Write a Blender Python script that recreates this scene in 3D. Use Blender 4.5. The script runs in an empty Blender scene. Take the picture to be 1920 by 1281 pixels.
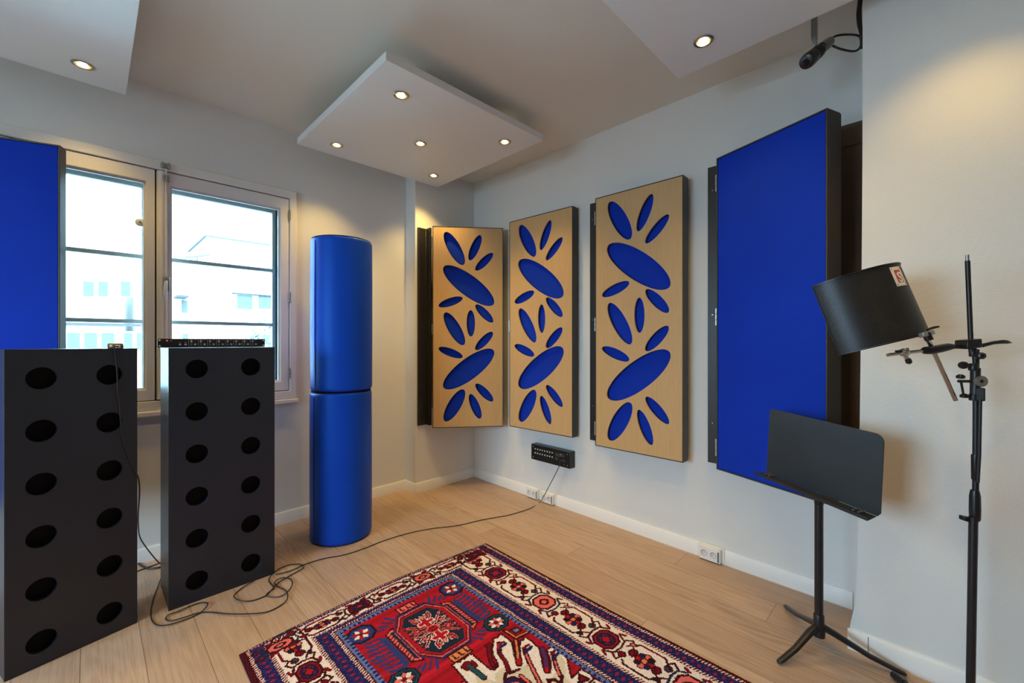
import bpy, bmesh, math, random
import numpy as np
from mathutils import Vector, Matrix
random.seed(7)
rng = np.random.default_rng(7)
S = bpy.context.scene
COL = S.collection
PI = math.pi
F = 792.0                      # focal length in pixels of the 1920 wide frame
CAM = Vector((-2.524, -3.020, 1.25))
R2 = math.sqrt(.5)

def cw(X, Y, z=0.0):
    """room point from distance right / ahead of the viewpoint"""
    return Vector((CAM.x + (X + Y) * R2, CAM.y + (Y - X) * R2, z))

def at(px, py, Y):
    return cw((px - 960) / F * Y, Y, CAM.z + (640.5 - py) / F * Y)

def fl(px, py, z=0.0):
    return at(px, py, (CAM.z - z) * F / (py - 640.5))

def wallpt(px, x):             # where a sight line meets a plane parallel to the right wall
    r = (px - 960) / F
    Y = (x - CAM.x) / R2 / (1 + r)
    return cw(r * Y, Y), Y

# ------------------------------------------------------------------ materials
class NT:
    def __init__(s, name):
        s.m = bpy.data.materials.new(name); s.m.use_nodes = True
        s.t = s.m.node_tree; s.t.nodes.clear()
        s.o = s.t.nodes.new('ShaderNodeOutputMaterial')
    def n(s, typ, **k):
        nd = s.t.nodes.new(typ)
        for a, v in k.items(): setattr(nd, a, v)
        return nd
    def put(s, sock, v):
        if hasattr(v, 'is_linked'): s.t.links.new(v, sock)
        else: sock.default_value = v
    def math(s, op, a, b=0.0, c=None):
        nd = s.n('ShaderNodeMath', operation=op)
        s.put(nd.inputs[0], a); s.put(nd.inputs[1], b)
        if c is not None: s.put(nd.inputs[2], c)
        return nd.outputs[0]
    def mix(s, f, a, b, blend='MIX'):
        nd = s.n('ShaderNodeMix', data_type='RGBA', blend_type=blend)
        s.put(nd.inputs[0], f)
        s.put(nd.inputs[6], a if hasattr(a, 'is_linked') else (*a, 1)[:4])
        s.put(nd.inputs[7], b if hasattr(b, 'is_linked') else (*b, 1)[:4])
        return nd.outputs[2]
    def coord(s, kind='Object'):
        return s.n('ShaderNodeTexCoord').outputs[kind]
    def mapping(s, vec, scale=(1, 1, 1), loc=(0, 0, 0)):
        nd = s.n('ShaderNodeMapping'); s.put(nd.inputs[0], vec)
        nd.inputs['Scale'].default_value = scale; nd.inputs['Location'].default_value = loc
        return nd.outputs[0]
    def noise(s, vec, scale, detail=2, rough=.5, out='Fac'):
        nd = s.n('ShaderNodeTexNoise'); s.put(nd.inputs['Vector'], vec)
        nd.inputs['Scale'].default_value = scale; nd.inputs['Detail'].default_value = detail
        nd.inputs['Roughness'].default_value = rough
        return nd.outputs[out]
    def ramp(s, f, lo, hi):
        nd = s.n('ShaderNodeMapRange'); s.put(nd.inputs[0], f)
        nd.inputs[1].default_value = lo; nd.inputs[2].default_value = hi
        return nd.outputs[0]
    def bump(s, h, strength, dist=.002):
        nd = s.n('ShaderNodeBump'); s.put(nd.inputs['Height'], h)
        nd.inputs['Strength'].default_value = strength; nd.inputs['Distance'].default_value = dist
        return nd.outputs[0]
    def bsdf(s, color, rough=.6, metal=0.0, normal=None, spec=None, **kw):
        p = s.n('ShaderNodeBsdfPrincipled')
        s.put(p.inputs['Base Color'], color if hasattr(color, 'is_linked') else (*color, 1)[:4])
        s.put(p.inputs['Roughness'], rough); s.put(p.inputs['Metallic'], metal)
        if spec is not None: p.inputs['Specular IOR Level'].default_value = spec
        if normal is not None: s.put(p.inputs['Normal'], normal)
        for k, v in kw.items(): p.inputs[k].default_value = v
        s.t.links.new(p.outputs[0], s.o.inputs[0])
        return s.m

def plain(name, c, rough=.5, metal=0.0, var=.12, scale=9, bump=0.0, bscale=300, spec=None, **kw):
    n = NT(name); co = n.coord()
    k = n.noise(co, scale, 3)
    col = n.mix(k, tuple(x * (1 - var) for x in c), tuple(min(1, x * (1 + var)) for x in c))
    nr = n.bump(n.noise(co, bscale, 1), bump) if bump else None
    return n.bsdf(col, rough, metal, nr, spec, **kw)

def wallpaper(name, c, strength=.35):
    n = NT(name); co = n.coord()
    big = n.noise(co, 1.2, 3)
    # woven glass-fibre weave: short horizontal bars
    sx = n.n('ShaderNodeSeparateXYZ'); n.put(sx.inputs[0], co)
    a = n.math('ADD', sx.outputs[0], sx.outputs[1])
    wav = n.noise(n.mapping(co, (140, 140, 330)), 1.0, 1)
    rows = n.math('SINE', n.math('MULTIPLY', sx.outputs[2], 900.0))
    h = n.math('ADD', wav, n.math('MULTIPLY', rows, .25))
    col = n.mix(big, tuple(x * .97 for x in c), c)
    return n.bsdf(col, .82, 0, n.bump(h, strength, .0022), .25)

def fabric(name, c, var=.15):
    n = NT(name); co = n.coord()
    f = n.noise(co, 3, 3); g = n.noise(co, 900, 1)
    col = n.mix(f, tuple(x * (1 - var) for x in c), tuple(x * (1 + var) for x in c))
    return n.bsdf(col, .88, 0, n.bump(g, .25, .001), .2)

def oak(name):
    n = NT(name); co = n.coord()
    g = n.noise(n.mapping(co, (420, 420, 6)), 1.0, 3, .6)
    w = n.noise(n.mapping(co, (18, 18, 1.2)), 1.0, 2)
    col = n.mix(n.ramp(g, .3, .75), (.66, .43, .205), (.50, .30, .125))
    col = n.mix(n.math('MULTIPLY', w, .5), col, (.60, .39, .18))
    return n.bsdf(col, .5, 0, n.bump(g, .08, .001), .3)

def floor_mat():
    n = NT('oak_floor'); co = n.coord()
    sx = n.n('ShaderNodeSeparateXYZ'); n.put(sx.inputs[0], co)
    W, L = .18, 2.3
    xi = n.math('DIVIDE', n.math('ADD', sx.outputs[0], 2.010 + 18), W)
    i = n.math('FLOOR', xi); fx = n.math('FRACT', xi)
    wn = n.n('ShaderNodeTexWhiteNoise', noise_dimensions='1D'); n.put(wn.inputs['W'], i)
    yo = n.math('MULTIPLY', wn.outputs['Value'], L)
    yj = n.math('DIVIDE', n.math('ADD', n.math('ADD', sx.outputs[1], 20.0), yo), L)
    j = n.math('FLOOR', yj); fy = n.math('FRACT', yj)
    w2 = n.n('ShaderNodeTexWhiteNoise', noise_dimensions='2D')
    cb = n.n('ShaderNodeCombineXYZ'); n.put(cb.inputs[0], i); n.put(cb.inputs[1], j)
    n.put(w2.inputs['Vector'], cb.outputs[0])
    tone = w2.outputs['Value']
    # grain coordinates shifted per board
    c2 = n.n('ShaderNodeCombineXYZ')
    n.put(c2.inputs[0], n.math('ADD', n.math('MULTIPLY', sx.outputs[0], 1.0), n.math('MULTIPLY', tone, 31.0)))
    n.put(c2.inputs[1], n.math('ADD', n.math('MULTIPLY', sx.outputs[1], .11), n.math('MULTIPLY', tone, 17.0)))
    n.put(c2.inputs[2], n.math('MULTIPLY', tone, 50.0))
    base = n.noise(c2.outputs[0], 7.0, 2, .5)
    rings = n.math('SINE', n.math('MULTIPLY', base, 95.0))
    rings = n.ramp(rings, -1, 1)
    fine = n.noise(n.mapping(c2.outputs[0], (170, 40, 1)), 1.0, 3, .65)
    patch = n.noise(c2.outputs[0], 5.0, 2)
    ringm = n.math('MULTIPLY', rings, n.ramp(patch, .42, .72))
    col = n.mix(tone, (.47, .325, .232), (.58, .415, .308))
    col = n.mix(n.math('MULTIPLY', ringm, .62), col, (.33, .205, .12))
    col = n.mix(n.math('MULTIPLY', n.ramp(fine, .46, .74), .72), col, (.32, .205, .13))
    pinkish = n.noise(co, 1.7, 2)
    col = n.mix(n.math('MULTIPLY', n.ramp(pinkish, .45, .75), .35), col, (.52, .345, .262))
    ex = n.math('MINIMUM', fx, n.math('SUBTRACT', 1.0, fx))
    ey = n.math('MINIMUM', fy, n.math('SUBTRACT', 1.0, fy))
    gx = n.math('LESS_THAN', n.math('MULTIPLY', ex, W), .0011)
    gy = n.math('LESS_THAN', n.math('MULTIPLY', ey, L), .0010)
    g = n.math('MAXIMUM', gx, gy)
    col = n.mix(n.math('MULTIPLY', g, .8), col, (.12, .07, .04))
    hgt = n.math('SUBTRACT', n.math('MULTIPLY', fine, -.25), n.math('MULTIPLY', g, 1.0))
    return n.bsdf(col, n.math('ADD', n.math('MULTIPLY', fine, .2), .34), 0, n.bump(hgt, .25, .001), .4)

def emitter(name, c, s):
    n = NT(name); e = n.n('ShaderNodeEmission')
    e.inputs[0].default_value = (*c, 1); e.inputs[1].default_value = s
    n.t.links.new(e.outputs[0], n.o.inputs[0]); return n.m

def glass_mat():
    n = NT('window_glass')
    t = n.n('ShaderNodeBsdfTransparent'); t.inputs[0].default_value = (.93, .97, .97, 1)
    g = n.n('ShaderNodeBsdfGlossy'); g.inputs['Roughness'].default_value = .02
    fr = n.n('ShaderNodeFresnel'); fr.inputs[0].default_value = 1.45
    mx = n.n('ShaderNodeMixShader')
    n.t.links.new(n.math('MULTIPLY', fr.outputs[0], .8), mx.inputs[0])
    n.t.links.new(t.outputs[0], mx.inputs[1]); n.t.links.new(g.outputs[0], mx.inputs[2])
    n.t.links.new(mx.outputs[0], n.o.inputs[0]); return n.m

def perforated():
    n = NT('perforated_metal'); uv = n.coord('UV')
    sx = n.n('ShaderNodeSeparateXYZ'); n.put(sx.inputs[0], uv)
    P = .0052
    row = n.math('DIVIDE', sx.outputs[1], P * .866)
    ri = n.math('FLOOR', row)
    odd = n.math('MODULO', ri, 2.0)
    cxx = n.math('ADD', n.math('DIVIDE', sx.outputs[0], P), n.math('MULTIPLY', odd, .5))
    dx = n.math('SUBTRACT', n.math('FRACT', cxx), .5)
    dy = n.math('SUBTRACT', n.math('FRACT', row), .5)
    d = n.math('SQRT', n.math('ADD', n.math('MULTIPLY', dx, dx), n.math('MULTIPLY', dy, dy)))
    hole = n.math('LESS_THAN', d, .36)
    col = n.mix(hole, (.055, .056, .062), (.002, .002, .002))
    return n.bsdf(col, n.math('ADD', n.math('MULTIPLY', hole, .5), .36), n.math('MULTIPLY', n.math('SUBTRACT', 1.0, hole), .75),
                  n.bump(n.math('MULTIPLY', hole, -1.0), .5, .001))

MAT = {}
def mats():
    M = MAT
    M['wall'] = wallpaper('wallpaper_cream', (.78, .78, .765), .12)
    M['wallnear'] = wallpaper('wallpaper_weave', (.78, .78, .765), .18)
    M['rear'] = plain('warm_bounce_wall', (.56, .41, .27), .8, var=.1, scale=2)  # invented warm colour on the unseen walls, warms the light they bounce
    M['ceil'] = plain('ceiling_paint', (.78, .76, .705), .9, var=.02, scale=2)
    M['cloud'] = plain('white_panel_paint', (.82, .86, .89), .38, var=.015, scale=2)
    M['white'] = plain('white_gloss_paint', (.80, .78, .75), .4, var=.03, scale=4)
    M['base'] = plain('skirting_paint', (.84, .83, .82), .45, var=.02, scale=4)
    M['outer'] = plain('outer_frame_paint', (.80, .87, .88), .5, var=.05)
    M['seal_and_gap'] = plain('black_seal_and_gap_shade', (.012, .02, .024), .6)  # rubber seals, and the sheet that paints shade into the sash gaps
    M['floor'] = floor_mat()
    M['glass'] = glass_mat()
    M['blue'] = fabric('royal_blue_fabric', (.003, .034, .43))
    M['tube'] = fabric('blue_cover_fabric', (.007, .062, .55), .10)
    b_ = [x for x in M['tube'].node_tree.nodes if x.type == 'BSDF_PRINCIPLED'][0]; b_.inputs['Roughness'].default_value = .42; b_.inputs['Specular IOR Level'].default_value = .6; b_.inputs['Specular Tint'].default_value = (.12, .42, 1, 1)
    M['piping'] = fabric('dark_blue_piping', (.008, .018, .12))
    M['oak'] = oak('oak_veneer')
    M['frame'] = plain('dark_brown_edge', (.042, .034, .028), .42, var=.2)
    M['rail'] = plain('black_brown_rail', (.020, .018, .017), .38, var=.25)
    M['char'] = plain('charcoal_paint', (.0125, .0165, .029), .36, var=.16, scale=5, bump=.05, bscale=120)
    M['void'] = plain('black_lining', (.004, .004, .005), .95)
    M['black'] = plain('black_powder_coat', (.012, .012, .015), .38, var=.3)
    M['desk'] = plain('worn_black_steel', (.020, .023, .026), .42, var=.45, scale=6)
    M['plastic'] = plain('black_plastic', (.010, .010, .012), .3)
    M['chrome'] = plain('chrome', (.62, .60, .56), .22, 1.0, var=.05)
    M['steel'] = plain('grey_steel', (.35, .35, .34), .35, .8, var=.1)
    M['nickel'] = plain('satin_nickel_ring', (.55, .50, .40), .25, 1.0, var=.05)
    M['cable'] = plain('black_cable', (.014, .010, .010), .45)
    M['cablew'] = plain('white_cable', (.75, .75, .75), .45)
    M['socket'] = plain('white_socket_plastic', (.83, .82, .80), .3, var=.02)
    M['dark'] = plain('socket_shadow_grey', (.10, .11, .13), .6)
    M['brown'] = plain('raw_brown_board', (.125, .075, .042), .7, var=.3, scale=5)
    M['brass'] = plain('brown_brass', (.24, .15, .055), .35, .6, var=.2)
    M['bulb'] = emitter('halogen_bulb', (1, .80, .45), 40)
    M['led'] = emitter('red_led', (1, .06, .02), 1.6)
    M['mark'] = plain('pale_panel_print', (.55, .55, .57), .5, var=.05)
    M['perf'] = perforated()
    M['foam'] = plain('black_foam', (.006, .006, .006), 1.0, bump=.4, bscale=90)
    M['badge'] = plain('white_badge', (.82, .80, .76), .35, var=.02)
    M['red'] = plain('red_print', (.55, .035, .03), .4, var=.05)
    M['facade'] = plain('white_render_facade', (.74, .74, .73), .9, var=.03, scale=1)
    M['facade2'] = plain('pale_facade', (.70, .70, .70), .9, var=.03, scale=1)
    M['pane'] = plain('distant_pane', (.095, .113, .119), .8, var=.1, scale=1.5)
    M['line'] = plain('dark_roof_edge', (.06, .06, .065), .8)
    M['leaf'] = plain('leaf_green', (.07, .085, .06), .8, var=.3)
    M['street'] = plain('street_asphalt', (.16, .16, .16), .9)
mats()

# ------------------------------------------------------------------ mesh helpers
class MB:
    def __init__(s): s.v = []; s.f = []; s.uv = {}
    def add(s, vs, fs):
        o = len(s.v); s.v += [tuple(v) for v in vs]
        s.f += [tuple(i + o for i in f) for f in fs]; return s
    def box(s, x0, x1, y0, y1, z0, z1):
        vs = [(x, y, z) for z in (z0, z1) for y in (y0, y1) for x in (x0, x1)]
        return s.add(vs, [(0, 2, 3, 1), (4, 5, 7, 6), (0, 1, 5, 4), (2, 6, 7, 3), (0, 4, 6, 2), (1, 3, 7, 5)])
    def ring(s, c, u, w, r, n):
        return [Vector(c) + (Vector(u) * math.cos(2 * PI * k / n) + Vector(w) * math.sin(2 * PI * k / n)) * r for k in range(n)]
    def tube(s, pts, r, n=10, cap=True):
        """swept round bar; r a number or one radius per point"""
        P = [Vector(p) for p in pts]; m = len(P)
        rr = r if isinstance(r, (list, tuple)) else [r] * m
        o = len(s.v); u = None
        for k in range(m):
            t = (P[min(k + 1, m - 1)] - P[max(k - 1, 0)])
            t = t.normalized() if t.length > 1e-9 else Vector((0, 0, 1))
            if u is None: u = t.orthogonal().normalized()
            u = (u - t * u.dot(t)); u = u.normalized() if u.length > 1e-6 else t.orthogonal().normalized()
            w = t.cross(u)
            s.v += [tuple(x) for x in s.ring(P[k], u, w, rr[k], n)]
        for k in range(m - 1):
            a = o + k * n
            for i in range(n):
                j = (i + 1) % n
                s.f.append((a + i, a + j, a + n + j, a + n + i))
        if cap:
            s.f.append(tuple(o + i for i in reversed(range(n))))
            s.f.append(tuple(o + (m - 1) * n + i for i in range(n)))
        return s
    def lathe(s, prof, c=(0, 0, 0), axis=(0, 0, 1), n=40, cap=True):
        if prof[0] == prof[-1]: cap = False
        """prof: (radius, height) list, turned about axis through c"""
        a = Vector(axis).normalized(); u = a.orthogonal().normalized(); w = a.cross(u)
        o = len(s.v); m = len(prof)
        for r, h in prof: s.v += [tuple(x) for x in s.ring(Vector(c) + a * h, u, w, max(r, 1e-5), n)]
        for k in range(m - 1):
            b = o + k * n
            for i in range(n):
                j = (i + 1) % n
                s.f.append((b + i, b + j, b + n + j, b + n + i))
        if cap:
            s.f.append(tuple(o + i for i in reversed(range(n))))
            s.f.append(tuple(o + (m - 1) * n + i for i in range(n)))
        return s
    def hull(s, pts, t):
        """flat polygon (list of 3D points) thickened by vector t"""
        n = len(pts); t = Vector(t)
        vs = [Vector(p) for p in pts] + [Vector(p) + t for p in pts]
        fs = [tuple(reversed(range(n))), tuple(range(n, 2 * n))]
        fs += [(i, (i + 1) % n, n + (i + 1) % n, n + i) for i in range(n)]
        return s.add(vs, fs)
    def build(s, name, mat, parent=None, world=False, bevel=0.0, smooth=True, seg=2):
        me = bpy.data.meshes.new(name)
        vs = s.v
        if parent is not None and world:
            inv = wm(parent).inverted(); vs = [tuple(inv @ Vector(v)) for v in vs]
        me.from_pydata(vs, [], s.f); me.update()
        return finish(name, me, mat, parent, bevel, smooth, seg)

def finish(name, me, mat, parent=None, bevel=0.0, smooth=True, seg=2, fixn=True):
    if fixn:
        b = bmesh.new(); b.from_mesh(me); bmesh.ops.recalc_face_normals(b, faces=b.faces); b.to_mesh(me); b.free()
    me.materials.append(MAT[mat] if isinstance(mat, str) else mat)
    if smooth:
        me.polygons.foreach_set('use_smooth', [True] * len(me.polygons))
        me.set_sharp_from_angle(angle=math.radians(38))
    o = bpy.data.objects.new(name, me); COL.objects.link(o)
    if parent is not None: o.parent = parent
    if bevel:
        m = o.modifiers.new('bevel', 'BEVEL'); m.width = bevel; m.segments = seg; m.limit_method = 'ANGLE'
        m.angle_limit = math.radians(50); m.harden_normals = False
    return o

def wm(o):
    m = Matrix.Translation(o.location) @ o.rotation_euler.to_matrix().to_4x4()
    return wm(o.parent) @ m if o.parent else m

def tag(o, label=None, cat=None, group=None, kind=None):
    if label: o['label'] = label
    if cat: o['category'] = cat
    if group: o['group'] = group
    if kind: o['kind'] = kind
    return o

def thing(name, label, cat, loc=(0, 0, 0), rz=0.0, group=None):
    o = bpy.data.objects.new(name, None); COL.objects.link(o)
    o.empty_display_size = .05
    o.location = loc; o.rotation_euler = (0, 0, rz)
    return tag(o, label, cat, group)

def struct(name, mb, mat, label=None, bevel=0.0):
    o = mb.build(name, mat, None, bevel=bevel); tag(o, label, None, None, 'structure'); return o

def dup(o, label=None, loc=None, rz=None):
    c = o.copy(); COL.objects.link(c)
    for ch in o.children:
        d = ch.copy(); COL.objects.link(d); d.parent = c
        for g in ch.children:
            e = g.copy(); COL.objects.link(e); e.parent = d
    if label: c['label'] = label
    if loc is not None: c.location = loc
    if rz is not None: c.rotation_euler = (0, 0, rz)
    return c

def plate(outer, holes, th, axes='xz'):
    """flat board with cut-outs: outline in (x, z), thickness th along +y (or z for axes='xy')"""
    cu = bpy.data.curves.new('tmp', 'CURVE'); cu.dimensions = '2D'; cu.fill_mode = 'BOTH'; cu.extrude = th / 2
    for loop in [outer] + holes:
        sp = cu.splines.new('POLY'); sp.points.add(len(loop) - 1)
        for p, q in zip(sp.points, loop): p.co = (q[0], q[1], 0, 1)
        sp.use_cyclic_u = True
    ob = bpy.data.objects.new('tmp', cu); COL.objects.link(ob)
    bpy.context.view_layer.update()
    me = bpy.data.meshes.new_from_object(ob.evaluated_get(bpy.context.evaluated_depsgraph_get()))
    bpy.data.objects.remove(ob); bpy.data.curves.remove(cu)
    me.materials.clear()
    for v in me.vertices:
        x, y, z = v.co
        v.co = (x, z + th / 2, y) if axes == 'xz' else (x, y, z + th / 2)
    b = bmesh.new(); b.from_mesh(me)
    bmesh.ops.remove_doubles(b, verts=b.verts, dist=1e-6); b.to_mesh(me); b.free()
    return me

def rect(x0, x1, y0, y1): return [(x0, y0), (x1, y0), (x1, y1), (x0, y1)]
def ell(cx, cy, a, b, ang, n=44):
    c, s = math.cos(ang), math.sin(ang); out = []
    for k in range(n):
        p, q = a * math.cos(2 * PI * k / n), b * math.sin(2 * PI * k / n)
        out.append((cx + p * c - q * s, cy + p * s + q * c))
    return out

def smooth_path(pts, sub=8):
    P = [Vector(p) for p in pts]; out = []
    for i in range(len(P) - 1):
        p0 = P[max(i - 1, 0)]; p1 = P[i]; p2 = P[i + 1]; p3 = P[min(i + 2, len(P) - 1)]
        for k in range(sub):
            t = k / sub
            out.append(.5 * ((2 * p1) + (p2 - p0) * t + (2 * p0 - 5 * p1 + 4 * p2 - p3) * t * t + (3 * p1 - p0 - 3 * p2 + p3) * t ** 3))
    out.append(P[-1]); return out

# ------------------------------------------------------------------ room shell
CEIL = 2.71
X0, Y0 = -5.2, -5.6            # far left and rear of the room
WY = .145                      # window wall
PX = -.63                      # where the wall steps forward near the corner
NX = -.33                      # face of the thick wall on the right
NY = -2.77
struct('floor', MB().box(X0 - .2, .3, Y0 - .2, .6, -.1, 0), 'floor', 'light oak plank floor')
struct('ceiling', MB().box(X0 - .2, .3, Y0 - .2, .6, CEIL, CEIL + .1), 'ceil', 'off-white flat ceiling')
wx0, wx1, wz0, wz1 = -2.990, -1.523, .875, 2.268     # window opening
m = MB().box(X0, wx0, WY, WY + .35, 0, CEIL).box(wx1, PX, WY, WY + .35, 0, CEIL)
m.box(wx0, wx1, WY, WY + .35, 0, wz0).box(wx0, wx1, WY, WY + .35, wz1, CEIL)
struct('wall_left', m, 'wall', 'cream wallpapered wall with the window')
struct('wall_corner', MB().box(PX, .0, 0, WY + .35, 0, CEIL), 'wall', 'cream wall stepping forward beside the corner')
struct('wall_right', MB().box(0, .2, NY - .05, WY + .35, 0, CEIL), 'wall', 'cream wall carrying the wooden panels')
# thick wall on the right: its edge is slightly out of plumb and flares near the floor
prof = [(1617.5, 0), (1617, 300), (1615.5, 520), (1612, 790), (1609, 970), (1606, 1105), (1602, 1135), (1594, 1172), (1592, 1200)]
pts = [(NX, Y0, 0), (NX, Y0, CEIL)]
top = None
for px, py in prof:
    p, Y = wallpt(px, NX); z = CAM.z + (640.5 - py) / F * Y
    if top is None:
        pts.append((NX, p.y, CEIL)); top = 1
    pts.append((NX, p.y, max(z, 0)))
pts.append((NX, pts[-1][1], 0))
struct('wall_near', MB().hull(pts, (.33, 0, 0)), 'wallnear', 'cream woven-texture wall at the right')
# rear of the room, with a second window that the daylight on the right wall comes from
vy0, vy1, vz0, vz1 = -2.35, -.6, .7, 2.15
m = MB().box(X0 - .3, X0, Y0, vy0, 0, CEIL).box(X0 - .3, X0, vy1, WY + .35, 0, CEIL)
m.box(X0 - .3, X0, vy0, vy1, 0, vz0).box(X0 - .3, X0, vy0, vy1, vz1, CEIL)
struct('wall_far_left', m, 'rear')
struct('wall_rear', MB().box(X0 - .3, .2, Y0 - .3, Y0, 0, CEIL), 'rear')

def skirting(name, p, q, n, h=.08, t=.012):
    p, q, n = Vector((*p, 0)), Vector((*q, 0)), Vector((*n, 0))
    prof = [(0, 0), (t, 0), (t, h - .008), (t * .6, h), (0, h)]
    struct(name, MB().hull([p + n * a + Vector((0, 0, b)) for a, b in prof], q - p), 'base')
skirting('baseboard_left', (X0, WY), (PX, WY), (0, -1))
skirting('baseboard_step', (PX, WY - .012), (PX, -.012), (-1, 0))
skirting('baseboard_corner', (PX, 0), (-.0, 0), (0, -1))
skirting('baseboard_right', (0, NY + .02), (0, -.012), (-1, 0))
ny_base = pts[-1][1]
skirting('baseboard_near', (NX, Y0), (NX, ny_base + .004), (-1, 0))
struct('trim_1', MB().box(NX - .0132, NX - .0122, ny_base - .062, ny_base - .060, .002, .078), 'dark', 'joint in the skirting')
SKY = 11.6; SKYC = (.67, 1.0, 1.26)
EXPO = .58; SPOT_W = 9.4; SPOTC = (1, .65, .18)
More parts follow.
